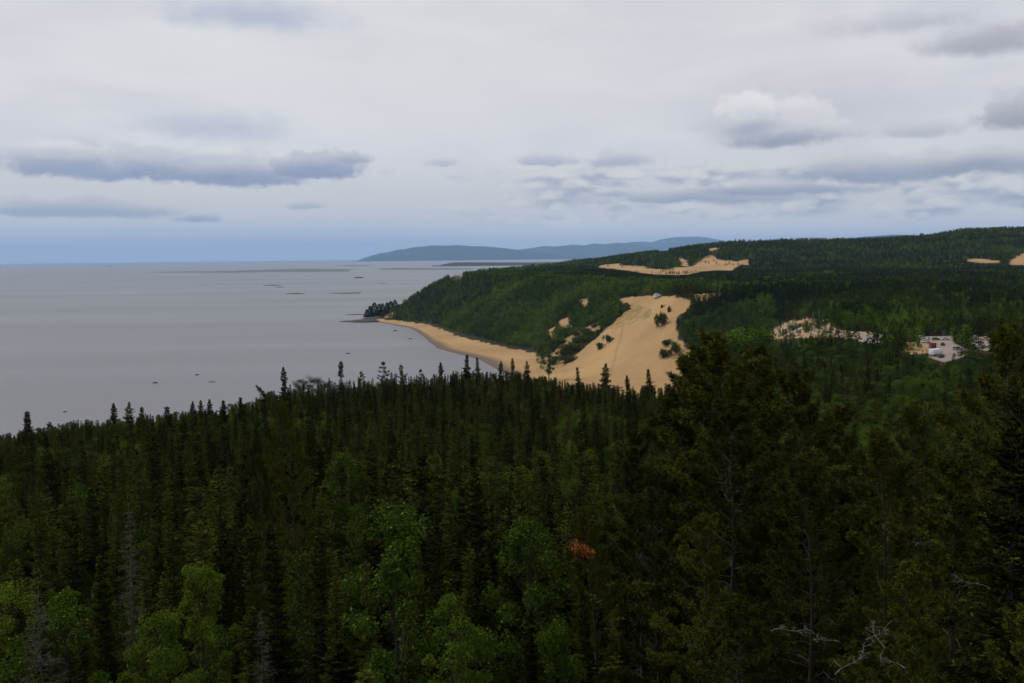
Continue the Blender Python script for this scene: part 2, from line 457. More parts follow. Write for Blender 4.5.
# ------------------------------------------------------------------ terrain mesh (polar sheet, finest where it is seen)
def build_terrain():
    az = np.concatenate([np.linspace(-PI, -0.62, 60, endpoint=False), np.linspace(-0.62, 0.62, 860, endpoint=False), np.linspace(0.62, PI, 60, endpoint=False)])
    rr = np.concatenate([[0.0], np.geomspace(1.5, 350, 170, endpoint=False), np.geomspace(350, 3200, 560, endpoint=False), np.geomspace(3200, 16000, 80)])
    A, R_ = np.meshgrid(az, rr)
    X = R_ * np.sin(A); Y = R_ * np.cos(A)
    Z = height(X, Y)
    xr, yr = X.ravel(), Y.ravel()
    d = toe_dist(xr, yr)
    tipw = np.clip((yr - 1900) / 200, 0, 1) * np.clip((-xr - 215) / 60, 0, 1)
    s = np.clip(.5 + (3 - d) / 16, 0, 1) * (1 - tipw)
    for k_, p_ in SAND.items(): s = np.maximum(s, soft_inside(xr, yr, p_, 9 if 'far' not in k_ and 'hill' not in k_ else 26))
    g = np.zeros(len(xr))
    for k_ in ('clearing', 'clearing_side'): g = np.maximum(g, .52 * soft_inside(xr, yr, SAND[k_], 6))
    for p_ in GRAVEL + ROADS: g = np.maximum(g, soft_inside(xr, yr, p_, 3))
    na, nr = len(az), len(rr)
    idx = np.arange(na * nr).reshape(nr, na)
    q = np.stack([idx[:-1], np.roll(idx, -1, 1)[:-1], np.roll(idx, -1, 1)[1:], idx[1:]], -1).reshape(-1, 4)
    # drop what lies deep under water
    zf = Z.ravel()
    keep = (zf[q] > -6.5).any(1)
    q = q[keep][:, ::-1]
    me = mesh_from('terrain', np.stack([X.ravel(), Y.ravel(), zf], 1), q, [terrain_mat()], True)
    for nm, val in (('sand', s), ('gravel', g)):
        a = me.attributes.new(nm, 'FLOAT', 'POINT'); a.data.foreach_set('value', val.astype(np.float32))
    tuft = np.zeros(len(xr), np.float32)
    for pxs, w in (([(592, 322), (610, 312), (640, 305), (652, 309), (650, 318), (628, 325), (600, 330)], 0.9), (SAND_PX['gully'], 1.0),
                   ([(612, 311), (622, 305), (634, 303), (634, 306), (622, 313), (612, 318)], 0.8), (SAND_PX['terrace_patch'], 0.4)):
        tuft = np.maximum(tuft, w * inside(xr, yr, world_poly(pxs)))
    a = me.attributes.new('tuft', 'FLOAT', 'POINT'); a.data.foreach_set('value', tuft.astype(np.float32))
    tr = np.zeros(len(xr), np.float32)
    line = [trace(u, v)[:2] for u, v in ((624, 322), (621, 338), (616, 352), (614, 362), (610, 376))]
    best = np.full(len(xr), 1e9)
    for (x1, y1), (x2, y2) in zip(line[:-1], line[1:]):
        dx, dy = x2 - x1, y2 - y1
        t = np.clip(((xr - x1) * dx + (yr - y1) * dy) / (dx * dx + dy * dy), 0, 1)
        best = np.minimum(best, np.hypot(xr - x1 - t * dx, yr - y1 - t * dy))
    tr = np.clip(1 - best / 2.4, 0, 1)
    a = me.attributes.new('track', 'FLOAT', 'POINT'); a.data.foreach_set('value', tr.astype(np.float32))
    o = link('terrain', me)
    tag(o, kind='structure')


build_terrain()


# ------------------------------------------------------------------ water
def water_mat():
    m, nt, out = new_mat('sea_water')
    geo = N(nt, 'NewGeometry')
    mp = N(nt, 'Mapping'); mp.inputs['Scale'].default_value = (0.0007, 0.0032, 1)
    mp.inputs['Rotation'].default_value = (0, 0, 0.12)
    nt.links.new(geo.outputs['Position'], mp.inputs[0])
    st = N(nt, 'TexNoise'); st.inputs['Scale'].default_value = 1.0; st.inputs['Detail'].default_value = 6; st.inputs['Distortion'].default_value = 0.6
    nt.links.new(mp.outputs[0], st.inputs['Vector'])
    m2 = N(nt, 'Mapping'); m2.inputs['Scale'].default_value = (0.00018, 0.0006, 1)
    nt.links.new(geo.outputs['Position'], m2.inputs[0])
    s2 = N(nt, 'TexNoise'); s2.inputs['Detail'].default_value = 4; s2.inputs['Scale'].default_value = 1.0
    nt.links.new(m2.outputs[0], s2.inputs['Vector'])
    b = N(nt, 'BsdfPrincipled')
    col = mixc(nt, smooth(nt, s2.outputs['Fac'], 0.35, 0.65), (0.128, 0.122, 0.136), (0.115, 0.13, 0.136))
    nt.links.new(col, b.inputs['Base Color'])
    b.inputs['IOR'].default_value = 1.33
    nt.links.new(math_(nt, 'ADD', 0.34, math_(nt, 'MULTIPLY', smooth(nt, st.outputs['Fac'], 0.2, 0.8), 0.09)), b.inputs['Roughness'])
    w = N(nt, 'TexNoise'); w.inputs['Scale'].default_value = 0.35; w.inputs['Detail'].default_value = 5
    nt.links.new(geo.outputs['Position'], w.inputs['Vector'])
    bu = N(nt, 'Bump'); bu.inputs['Strength'].default_value = 0.5; bu.inputs['Distance'].default_value = 0.6
    nt.links.new(w.outputs['Fac'], bu.inputs['Height']); nt.links.new(bu.outputs[0], b.inputs['Normal'])
    nt.links.new(b.outputs[0], out.inputs[0])
    return m


def build_water():
    n = 96
    rr = np.geomspace(60, 82000, 60)
    a = np.linspace(-PI, PI, n, endpoint=False)
    V = [(0, 0, 0)] + [(r * math.sin(t), r * math.cos(t), 0) for r in rr for t in a]
    T = [(0, 1 + (i + 1) % n, 1 + i) for i in range(n)]
    Q = [(1 + k * n + i, 1 + k * n + (i + 1) % n, 1 + (k + 1) * n + (i + 1) % n, 1 + (k + 1) * n + i) for k in range(len(rr) - 1) for i in range(n)]
    o = link('water', mesh_from('water', V, [np.array(Q), np.array(T)], [water_mat()]))
    tag(o, kind='structure')


build_water()


# ------------------------------------------------------------------ distant land
def far_land(name, dist, top, depth, mat, seed, base=-2.0, rough=1.0, kind='structure'):
    """a range of hills: crest given as pixels (u, v) at a distance; front and back slopes, folds by noise"""
    us = np.array([p[0] for p in top], float); vs = np.array([p[1] for p in top], float)
    uu = np.linspace(us[0], us[-1], 260)
    vv = np.interp(uu, us, vs)
    rows = np.linspace(-1, 1, 41)
    nz = Noise2(seed)
    V = []
    for r in rows:
        for u, v in zip(uu, vv):
            p = at_dist(u, v, dist)
            cz = max(p[2], 3.0)
            dd = dist + r * depth
            k = dd / dist
            prof = max(0.0, 1 - abs(r)) ** 0.8
            z = base + (cz - base) * prof * (1 + rough * 0.5 * (nz.fbm(np.array(u / 22.0), np.array(r * 5.0 + seed), 4) - 0.5) * (1 - prof) * 2)
            V.append((p[0] * k, p[1] * k, z))
    n = len(uu)
    Q = [(i * n + j, i * n + j + 1, (i + 1) * n + j + 1, (i + 1) * n + j) for i in range(len(rows) - 1) for j in range(n - 1)]
    o = link(name, mesh_from(name, V, np.array(Q), [mat], True))
    tag(o, kind=kind)
    return o


M['far_forest_hill'] = plain_mat('far_wooded_hill', (0.018, 0.030, 0.014), 0.95, (0.03, 0.042, 0.02), 0.0025, spec=0.05)
far_land('mountains', 44000, [(352, 263), (358, 260.5), (364, 258), (372, 255.5), (380, 253.2), (388, 252.2), (398, 249.6), (405, 249.2), (413, 247.2), (424, 246.4), (432, 245.4), (446, 245.6), (458, 245.0), (470, 246.0), (484, 246.3), (497, 247.4), (512, 249),
         (528, 251), (550, 254), (580, 258), (620, 262)], 4200, M['far_forest_hill'], 5, rough=1.6)
far_land('mountains', 52000, [(470, 262), (500, 254), (520, 249.5), (532, 248), (543, 246), (556, 246.6), (572, 244.6), (584, 245.4), (594, 243.3), (604, 244.2), (618, 242.6), (632, 244), (650, 247), (680, 254), (720, 262)], 3600, M['far_forest_hill'], 15, rough=1.6)
far_land('mountains', 62000, [(560, 262), (600, 250), (618, 244.5), (630, 242.2), (642, 241.4), (652, 242.2), (660, 239.6), (672, 237.4), (684, 236.8), (697, 236.6), (708, 237.6), (718, 239.6), (730, 241.4), (745, 243), (775, 246), (800, 250)], 3800, M['far_forest_hill'], 16, rough=1.6)
far_land('distant_hills', 30000, [(840, 252), (858, 237), (875, 236), (892, 234.8), (905, 234.6), (918, 236), (935, 240), (965, 250)], 2600, M['far_forest_hill'], 6)
far_land('wooded_point', 15000, [(432, 268.5), (438, 266), (444, 264), (455, 262.3), (490, 262.3), (530, 262.5), (600, 261), (700, 258), (800, 254)], 1100, M['far_forest_hill'], 8, rough=0.6)
far_land('far_shore', 56000, [(50, 265.2), (80, 264.3), (110, 263.6), (150, 263.1), (185, 263.3), (210, 263.6), (250, 264.2)], 1500, M['far_forest_hill'], 9, rough=0.4)

M['mud'] = plain_mat('tidal_mud', (0.055, 0.048, 0.055), 0.6, (0.085, 0.075, 0.08), 0.003)


def mud_bank(name, px, thick, label=None):
    """a low tidal bank: a lens of mud with an uneven outline"""
    P = [at_z(u, v, 0.0) for u, v in px]
    c = np.mean(P, 0)
    g = Geo()
    n = 72
    P2 = np.array([p[:2] for p in P])
    t = np.linspace(0, len(P), n, endpoint=False)
    ring = np.array([P2[int(k) % len(P)] * (1 - k % 1) + P2[(int(k) + 1) % len(P)] * (k % 1) for k in t])
    nz = N3.fbm(ring[:, 0] / 160 + 5, ring[:, 1] / 900, 4)[:, None]
    ring = c[:2] + (ring - c[:2]) * (0.78 + 0.45 * nz)
    V = []
    for f, z in ((1.0, -0.4), (0.93, 0.12 * thick), (0.6, 0.7 * thick), (0.25, thick)):
        q = c[:2] + (ring - c[:2]) * f
        V += [(x, y, z) for x, y in q]
    V.append((c[0], c[1], thick))
    Q = [(k * n + i, k * n + (i + 1) % n, (k + 1) * n + (i + 1) % n, (k + 1) * n + i) for k in range(3) for i in range(n)]
    T = [(3 * n + i, 3 * n + (i + 1) % n, 4 * n) for i in range(n)]
    g.add(V, Q, T)
    o = link(name, g.mesh(name, M['mud'], smooth=True))
    tag(o, kind='structure')


mud_bank('mud_bank', [(140, 272.2), (200, 271.3), (262, 270.7), (262, 272.6), (200, 272.8)], 1.6)
mud_bank('mud_bank', [(235, 270.6), (300, 268.6), (358, 269.3), (354, 271.6), (300, 272.3), (250, 272.2)], 1.8)
mud_bank('mud_bank', [(372, 268.6), (400, 267.8), (440, 268.2), (478, 268.2), (470, 269.8), (420, 269.9), (384, 269.8)], 1.5)
mud_bank('mud_bank', [(328, 293.2), (345, 292.4), (362, 292.0), (360, 293.6), (345, 294.2)], 0.5)
mud_bank('mud_bank', [(330, 265.6), (360, 265.2), (380, 265.8), (355, 266.5)], 1.5)


# ------------------------------------------------------------------ rocks and reefs
def rock_mesh(seed, n=14, flat=0.45, long=1.0):
    rg = np.random.default_rng(seed)
    nu, nv = n, n // 2 + 2
    V = []
    nz = Noise2(seed)
    for j in range(nv + 1):
        th = PI * j / nv
        for i in range(nu):
            ph = 2 * PI * i / nu
            d = np.array([math.sin(th) * math.cos(ph), math.sin(th) * math.sin(ph), math.cos(th)])
            r = 0.72 + 0.55 * float(nz.fbm(np.array(d[0] * 1.7 + d[2] + 9), np.array(d[1] * 1.7 + 4 - d[2]), 4))
            p = d * r * 0.5
            V.append((p[0] * long, p[1], p[2] * flat + 0.04))
    Q = [(j * nu + i, (j + 1) * nu + i, (j + 1) * nu + (i + 1) % nu, j * nu + (i + 1) % nu) for j in range(nv) for i in range(nu)]
    return mesh_from('rock', V, np.array(Q), [M['rock']])


ROCK = [rock_mesh(s) for s in (21, 22, 23)]
ROCKL = [rock_mesh(s, 20, 0.35, 1.0) for s in (31, 32, 33)]


def rock(u, v, size, label, mesh, kind='rock', sx=1.0, sy=1.0, group=None, rz=0.0, sz=1.0, name=None):
    p = at_z(u, v, 0.0)
    if name is None: size *= 1.6
    o = link(name or 'rock', mesh, None, (p[0], p[1], -0.05 * size), rz, (size * sx, size * sy, size * sz))
    return tag(o, label, kind, group)


g_r = 'rocks in the bay'
rock(155, 383, 3.0, 'small dark rock in the grey water above the left treetops', ROCK[0], group=g_r, sx=1.3)
rock(197, 375, 3.2, 'small rock in calm water, left of a close pair of rocks', ROCK[1], group=g_r)
rock(212, 382, 2.8, 'flat little rock just right of another, nearest the treeline of the pair', ROCK[2], group=g_r, sx=1.7, sz=.7)
rock(65, 412, 2.2, 'tiny rock awash near the left end of the treeline', ROCK[1], group=g_r)
rock(395, 331, 4.0, 'dark rock off the curved beach, nearer the headland', ROCK[0], group=g_r, sx=1.2)
rock(410, 339, 3.4, 'dark rock off the curved beach, farther from the headland', ROCK[2], group=g_r, sx=1.3)
rock(348, 353.5, 3.0, 'small rock alone in the bay below the headland', ROCK[1], group=g_r, sx=1.6)
rock(272, 285.6, 30, 'thin twisted reef, the longer of two in open water', ROCKL[0], 'reef', 2.6, 1.6, 'reefs in the open water', name='reef', sz=.7)
rock(280, 287.2, 16, 'low hump of rock at the end of the twisted reef', ROCKL[1], 'reef', 2.6, 1.6, 'reefs in the open water', name='reef', sz=1.0)
rock(296, 293.8, 28, 'straight low reef like a dash on the water', ROCKL[1], 'reef', 3.0, 1.2, 'reefs in the open water', name='reef', sz=.7)
rock(359, 278, 26, 'dark humped islet off the headland', ROCKL[2], 'islet', 2.6, 1.6, 'reefs in the open water', name='islet', sz=1.5)
rock(383, 283.5, 20, 'faint small shoal between islet and headland', ROCKL[0], 'reef', 2.4, 1.4, 'reefs in the open water', name='reef', sz=.5)

# rocky tip of the headland
for (u, v, s, sx, sy, h, lb) in ((366, 321.6, 40, 1.9, 1.5, .8, 'long low dark ledge forming the tip of the headland'),
                                (352, 321.6, 22, 2.4, 1.2, .7, 'outermost dark ledge tapering into the bay off the headland'),
                                (374, 319.8, 34, 1.5, 1.4, 1.1, 'dark rock knob under the conifers on the headland'),
                                (357, 314.6, 20, 2.8, 1.3, .5, 'pale shelf of rock behind the headland ledge'),
                                (368, 326.5, 15, 2.6, 1.0, .22, 'dark wet rock awash in front of the headland ledge')):
    o = rock(u, v, s, lb, ROCKL[1 if s > 30 else 2], 'rock ledge', sx, sy, 'rock ledges of the headland', sz=h, name='rock_ledge')

# ------------------------------------------------------------------ tree meshes
def unit(v): return v / (np.linalg.norm(v, axis=-1, keepdims=True) + 1e-9)


def spruce_meshes(seed, H=12.0, R=1.25, dens=1.0, mat='spruce', tw=1.0, low=0.06, club=0.0, rag=.3):
    rg = np.random.default_rng(seed)
    tr = Geo()
    nseg = 9
    lean = rg.normal(0, 0.012, 2)
    zz = np.linspace(0, H * 0.985, nseg)
    cx = lean[0] * zz + 0.03 * np.sin(zz * 0.6 + rg.random() * 6); cy = lean[1] * zz + 0.03 * np.cos(zz * 0.5 + rg.random() * 6)
    tr.tube(np.stack([cx, cy, zz], 1), 0.012 * H * (1 - 0.93 * zz / zz[-1]), 7)
    C = []; D = []; U = []; L = []; W = []
    z = low * H
    gap = rg.random() * 6
    while z < H * 0.985:
        t = z / H
        prof = (1 - t) ** 0.72 * (0.78 + 0.22 * math.sin(t * 13 + gap)) * min(1, 0.55 + 2.2 * t)
        prof *= rg.uniform(1 - rag, 1 + .4 * rag)
        prof += club * math.exp(-((t - 0.9) / 0.06) ** 2)
        nb = max(4, int(rg.integers(5, 8) * (1 if t < .9 else .8)))
        ph = rg.random() * 6.28
        for k in range(nb):
            az = ph + k * 6.283 / nb + rg.normal(0, 0.25)
            l = max(0.12, R * prof * rg.uniform(0.62, 1.18))
            if rg.random() < 0.07: l *= 0.4
            pit = math.radians(-16 + 48 * t ** 1.3 + rg.normal(0, 7))
            bd = np.array([math.cos(az) * math.cos(pit), math.sin(az) * math.cos(pit), math.sin(pit)])
            base = np.array([np.interp(z, zz, cx), np.interp(z, zz, cy), z + rg.normal(0, 0.05)])
            n = max(4, int(l / 0.095 * dens))
            s = np.linspace(0.12, 1.0, n) + rg.normal(0, 0.02, n)
            P = base + bd * (s * l)[:, None]
            P[:, 2] += -0.10 * l * np.sin(s * PI) + 0.08 * l * s ** 3
            side = np.array([-math.sin(az), math.cos(az), 0])
            for sg in (-1, 1):
                ang = np.radians(rg.uniform(28, 62, n))
                dd = bd * np.cos(ang)[:, None] + side * (sg * np.sin(ang))[:, None]
                dd[:, 2] += rg.normal(-0.05, 0.22, n)
                C.append(P); D.append(unit(dd)); U.append(unit(np.array([0, 0, 1.0]) + rg.normal(0, 0.5, (n, 3))))
                L.append((0.20 + 0.36 * (1.05 - s) * l) * rg.uniform(0.7, 1.25, n) * (0.75 + 0.25 * tw)); W.append(rg.uniform(0.08, 0.15, n) * tw)
            # brush along the shoot
            C.append(P); D.append(unit(bd + rg.normal(0, 0.35, (n, 3)))); U.append(unit(rg.normal(0, 1, (n, 3)))); L.append(rg.uniform(0.16, 0.3, n)); W.append(rg.uniform(0.05, 0.09, n) * tw)
        z += 0.30 * rg.uniform(0.75, 1.3) / max(dens, 0.6) ** 0.4
    # leader
    n = int(30 * dens) + 6
    s = rg.uniform(0.93, 1.0, n) * H
    C.append(np.stack([np.interp(s, zz, cx), np.interp(s, zz, cy), s], 1)); a = rg.uniform(0, 6.28, n)
    D.append(unit(np.stack([np.cos(a), np.sin(a), rg.uniform(0.7, 2, n)], 1))); U.append(unit(rg.normal(0, 1, (n, 3)))); L.append(rg.uniform(0.12, 0.26, n)); W.append(np.full(n, 0.06) * tw)
    cr = Geo(); cr.leaves(np.vstack(C), np.vstack(D), np.vstack(U), np.concatenate(L), np.concatenate(W))
    return tr.mesh('trunk', M['bark']), cr.mesh('crown', M[mat])


def broad_meshes(seed, H=9.0, R=2.4, nleaf=6000, leaf=0.11, mat='birch', bark='birch_bark', clumps=34, base=0.18, cl=1.0):
    rg = np.random.default_rng(seed)
    tr = Geo(); cr = Geo()
    lean = rg.normal(0, 0.05, 2)
    zz = np.linspace(0, H * 0.86, 8)
    trunk = np.stack([lean[0] * zz + 0.12 * np.sin(zz * .7 + seed), lean[1] * zz + 0.12 * np.cos(zz * .6), zz], 1)
    tr.tube(trunk, 0.0125 * H * (1 - 0.85 * zz / zz[-1]), 7)
    per = max(8, nleaf // clumps)
    for k in range(clumps):
        t = base + (1 - base) * (k + rg.random()) / clumps
        az = rg.random() * 6.283
        rad = R * math.sqrt(max(0.05, 1 - ((t - 0.45) / 0.56) ** 2)) * rg.uniform(0.35, 1.12)
        c = np.array([lean[0] * t * H + rad * math.cos(az), lean[1] * t * H + rad * math.sin(az), t * H * 0.98])
        b0 = max(0.08, t - 0.1 - 0.12 * rad / R)
        s0 = np.array([np.interp(b0 * H, zz, trunk[:, 0]), np.interp(b0 * H, zz, trunk[:, 1]), b0 * H])
        mid = (s0 + c) / 2 + np.array([0, 0, -0.08 * rad])
        tr.tube(np.array([s0, mid, c]), [0.003 * H, 0.002 * H, 0.0009 * H], 5)
        cs = R * rg.uniform(0.22, 0.46) * cl
        n = int(per * rg.uniform(0.6, 1.4))
        q = rg.normal(0, 1, (n, 3)); q = unit(q) * (rg.random((n, 1)) ** 0.45) * np.array([cs, cs, cs * 0.72])
        P = c + q
        dd = unit(q * np.array([1, 1, 0.3]) + rg.normal(0, 0.5, (n, 3)) * cs + np.array([0, 0, -0.25 * cs]))
        cr.leaves(P, dd, unit(np.array([0, 0, 1.0]) + rg.normal(0, 0.6, (n, 3))), rg.uniform(0.6, 1.5, n) * leaf, rg.uniform(0.55, 0.85, n) * leaf)
        # small twigs
        for _ in range(2):
            e = c + q[rg.integers(n)]
            tr.tube(np.array([c, (c + e) / 2 + rg.normal(0, 0.03, 3), e]), [0.0012 * H, 0.0009 * H, 0.0004 * H], 4)
    return tr.mesh('trunk', M[bark]), cr.mesh('crown', M[mat])


def pine_meshes(seed, H=19.0, R=3.0, limbs=46, tufts=13, needles=16, low=0.25, mat='pine', lenn=0.24):
    rg = np.random.default_rng(seed)
    tr = Geo(); cr = Geo()
    zz = np.linspace(0, H * 0.97, 12)
    cx = 0.18 * np.sin(zz * .35 + seed) + rg.normal(0, .01) * zz; cy = 0.18 * np.cos(zz * .3 + seed * 2) + rg.normal(0, .01) * zz
    tr.tube(np.stack([cx, cy, zz], 1), 0.0095 * H * (1 - 0.93 * zz / zz[-1]), 9)
    C = []; D = []; U = []; L = []; W = []
    for k in range(limbs):
        t = low + (1 - low) * (k + rg.random()) / limbs
        az = k * 2.4 + rg.normal(0, 0.5)
        prof = min(1.0, 1.25 * (1 - t) ** 0.5) * (0.45 + 0.55 * min(1, (t - low) / 0.25 + 0.35))
        l = max(0.3, R * prof * rg.uniform(0.5, 1.12))
        pit = math.radians(8 + 42 * t ** 2 + rg.normal(0, 10))
        bd = np.array([math.cos(az) * math.cos(pit), math.sin(az) * math.cos(pit), math.sin(pit)])
        b = np.array([np.interp(t * H * .97, zz, cx), np.interp(t * H * .97, zz, cy), t * H * 0.97])
        s = np.linspace(0, 1, 6)
        wig = rg.normal(0, 0.05 * l, (6, 3)); wig[0] = 0
        path = b + bd * (s * l)[:, None] + wig + np.array([0, 0, 1.0]) * (0.14 * l * s[:, None] ** 2)
        tr.tube(path, 0.0021 * H * (1 - 0.8 * s) * (0.5 + l / R * 0.6), 5)
        nt_ = int(tufts * (0.5 + l / R)) + 3
        for q in range(nt_):
            f = rg.uniform(0.12, 1.0) ** 0.45
            p0 = np.array([np.interp(f, s, path[:, i]) for i in range(3)])
            side = unit(np.cross(bd, [0, 0, 1.0]))
            off = side * rg.uniform(-1, 1) * 0.42 * l * (1.15 - f) + bd * rg.uniform(0, .2) * l * .3 + np.array([0, 0, rg.uniform(0.0, 0.10) * l])
            p1 = p0 + off
            tr.tube(np.array([p0, (p0 + p1) / 2 + rg.normal(0, .02, 3), p1]), [0.0007 * H, 0.0006 * H, 0.0003 * H], 4)
            for m in range(3):
                sh = unit(off + bd * .3 * l + np.array([0, 0, .25]) + rg.normal(0, 0.25, 3))
                c0 = p1 - sh * 0.17 * m + rg.normal(0, .05, 3)
                n = needles
                dd = unit(sh * 0.75 + rg.normal(0, 0.62, (n, 3)))
                C.append(np.repeat(c0[None], n, 0)); D.append(dd); U.append(unit(rg.normal(0, 1, (n, 3)))); L.append(rg.uniform(.7, 1.2, n) * lenn); W.append(rg.uniform(0.028, 0.045, n))
    cr.leaves(np.vstack(C), np.vstack(D), np.vstack(U), np.concatenate(L), np.concatenate(W))
    return tr.mesh('trunk', M['bark']), cr.mesh('crown', M[mat])


def dead_meshes(seed, H=10.0, R=1.4, mat='grey_wood'):
    rg = np.random.default_rng(seed)
    tr = Geo(); cr = Geo()
    zz = np.linspace(0, H, 9)
    cx = .05 * np.sin(zz * .5 + seed); cy = .05 * np.cos(zz * .6)
    tr.tube(np.stack([cx, cy, zz], 1), 0.011 * H * (1 - 0.93 * zz / zz[-1]), 7)
    z = 0.12 * H
    while z < H * .97:
        t = z / H
        for k in range(int(rg.integers(4, 8))):
            az = rg.random() * 6.283
            l = max(.15, R * (1 - t) ** .75 * rg.uniform(.35, 1.1))
            b = np.array([np.interp(z, zz, cx), np.interp(z, zz, cy), z])
            d = np.array([math.cos(az), math.sin(az), -0.28 + .4 * t + rg.normal(0, .12)])
            s = np.linspace(0, 1, 5)[:, None]
            path = b + d * s * l + rg.normal(0, .03, (5, 3)) * s + np.array([0, 0, -.12 * l]) * np.sin(s * PI)
            cr.tube(path, np.linspace(.014, .004, 5) * (.6 + l * .5), 4)
            for _ in range(int(5 + l * 7)):
                f = rg.uniform(.25, 1); p0 = np.array([np.interp(f, s[:, 0], path[:, i]) for i in range(3)])
                sd = unit(np.array([-math.sin(az), math.cos(az), 0]) * rg.choice((-1, 1)) + d * rg.uniform(.2, 1) + rg.normal(0, .3, 3) + np.array([0, 0, -.2]))
                e = p0 + sd * rg.uniform(.12, .5) * (.4 + .6 * l)
                cr.tube(np.array([p0, (p0 + e) / 2 + rg.normal(0, .02, 3), e]), [.009, .007, .004], 3)
        z += rg.uniform(.16, .34)
    return tr.mesh('trunk', M[mat]), cr.mesh('dead_crown', M[mat])


def bush_mesh(seed, n=700, mat='shrub', leaf=.13, flat=.8):
    rg = np.random.default_rng(seed)
    g = Geo()
    for k in range(14):
        c = np.array([rg.normal(0, .3), rg.normal(0, .3), rg.uniform(.15, .8) * flat])
        m = n // 14
        q = unit(rg.normal(0, 1, (m, 3))) * rg.random((m, 1)) ** .5 * rg.uniform(.18, .34)
        g.leaves(c + q, unit(q + rg.normal(0, .3, (m, 3)) * .3 + np.array([0, 0, .1])), unit(np.array([0, 0, 1.]) + rg.normal(0, .6, (m, 3))), rg.uniform(.7, 1.3, m) * leaf, rg.uniform(.5, .8, m) * leaf)
    return g.mesh('foliage', M[mat])


def far_broad(seed, n=240, mat='far_leaf'):
    """unit tree about 1 high, 0.62 wide, for woods a kilometre off"""
    rg = np.random.default_rng(seed)
    g = Geo()
    for k in range(11):
        t = rg.uniform(.3, .92); az = rg.random() * 6.28
        r = .3 * math.sqrt(max(.05, 1 - ((t - .55) / .5) ** 2)) * rg.uniform(.2, 1)
        c = np.array([r * math.cos(az), r * math.sin(az), t])
        m = n // 11
        q = unit(rg.normal(0, 1, (m, 3))) * rg.random((m, 1)) ** .4 * rg.uniform(.10, .17)
        g.leaves(c + q, unit(q + rg.normal(0, .06, (m, 3))), unit(np.array([0, 0, 1.]) + rg.normal(0, .7, (m, 3))), rg.uniform(.06, .12, m), rg.uniform(.05, .08, m))
    g.tube([(0, 0, 0), (0, 0, .8)], [.018, .006], 4)
    return g.mesh('woodland_tree', M[mat])


def far_spruce(seed, mat='far_spruce', n=210, w=.17):
    rg = np.random.default_rng(seed)
    g = Geo()
    t = rg.random(n) ** 1.15 * .95 + .05
    az = rg.random(n) * 6.283
    r = w * (1 - t) ** .75 * rg.uniform(.1, .75, n)
    C = np.stack([r * np.cos(az), r * np.sin(az), t], 1)
    D = unit(np.stack([np.cos(az), np.sin(az), rg.normal(-.05, .3, n) + .7 * t ** 3], 1))
    g.leaves(C, D, unit(np.array([0, 0, 1.]) + rg.normal(0, .7, (n, 3))), (.5 * w * (1 - t) ** .6 + .035) * rg.uniform(.7, 1.3, n), rg.uniform(.03, .06, n))
    g.tube([(0, 0, 0), (0, 0, .97)], [.014, .003], 4)
    return g.mesh('woodland_tree', M[mat])


SPRUCE = [spruce_meshes(100 + i, R=r, club=c, low=lo) for i, (r, c, lo) in enumerate(((1.6, 0, .06), (1.9, 0, .05), (1.3, .3, .1), (1.75, .1, .12), (1.5, .25, .04), (2.1, 0, .06), (1.3, .12, .16)))]
SPRUCE_SKY = [spruce_meshes(170 + i, R=r, dens=1.2, tw=1.6, club=c, low=.1, rag=.6) for i, (r, c) in enumerate(((2.3, 0), (2.8, 0), (2.1, 0), (2.6, .05)))]
TUFT = [spruce_meshes(180, R=1.9, dens=1.5, tw=1.6, low=.68, club=.05)]
SPRUCE_NEAR = [spruce_meshes(150 + i, R=r, dens=2.0, tw=.62) for i, r in enumerate((1.9, 1.55, 2.2))]
BIRCH_NEAR = [broad_meshes(200 + i, R=2.15, nleaf=8500, leaf=.15, clumps=46, bark='bark', cl=.66) for i in range(3)]
BIRCH = [broad_meshes(210 + i, H=9, R=2.3, nleaf=5200, leaf=.18, clumps=36, bark='bark') for i in range(3)]
ALDER = [broad_meshes(220 + i, H=9, R=2.5, nleaf=5200, leaf=.18, clumps=36, mat='dark_leaf', bark='bark') for i in range(4)]
ASPEN = [broad_meshes(240 + i, H=9, R=2.5, nleaf=4200, leaf=.2, clumps=32, mat='mid_leaf', bark='bark') for i in range(3)]
PINE_NEAR = [pine_meshes(300 + i, H=19, R=r, limbs=n, low=lo, needles=24) for i, (r, n, lo) in enumerate(((4.3, 62, .18), (3.8, 56, .2), (4.6, 66, .12)))]
PINE = [pine_meshes(310 + i, H=12, R=2.4, limbs=34, tufts=7, needles=8, low=.15, lenn=.3) for i in range(3)]
DEAD = [dead_meshes(400 + i, R=r) for i, r in enumerate((2.1, 1.5, 2.0))]
BUSH = [bush_mesh(500 + i, 1100, 'shrub', .15) for i in range(4)]
CONIFER = []
for i in range(3):
    me_ = far_spruce(640 + i, n=700, w=.24); CONIFER.append((me_,)); me_.name = 'crown'
print('MESHES', sum(len(m.polygons) for m in bpy.data.meshes))


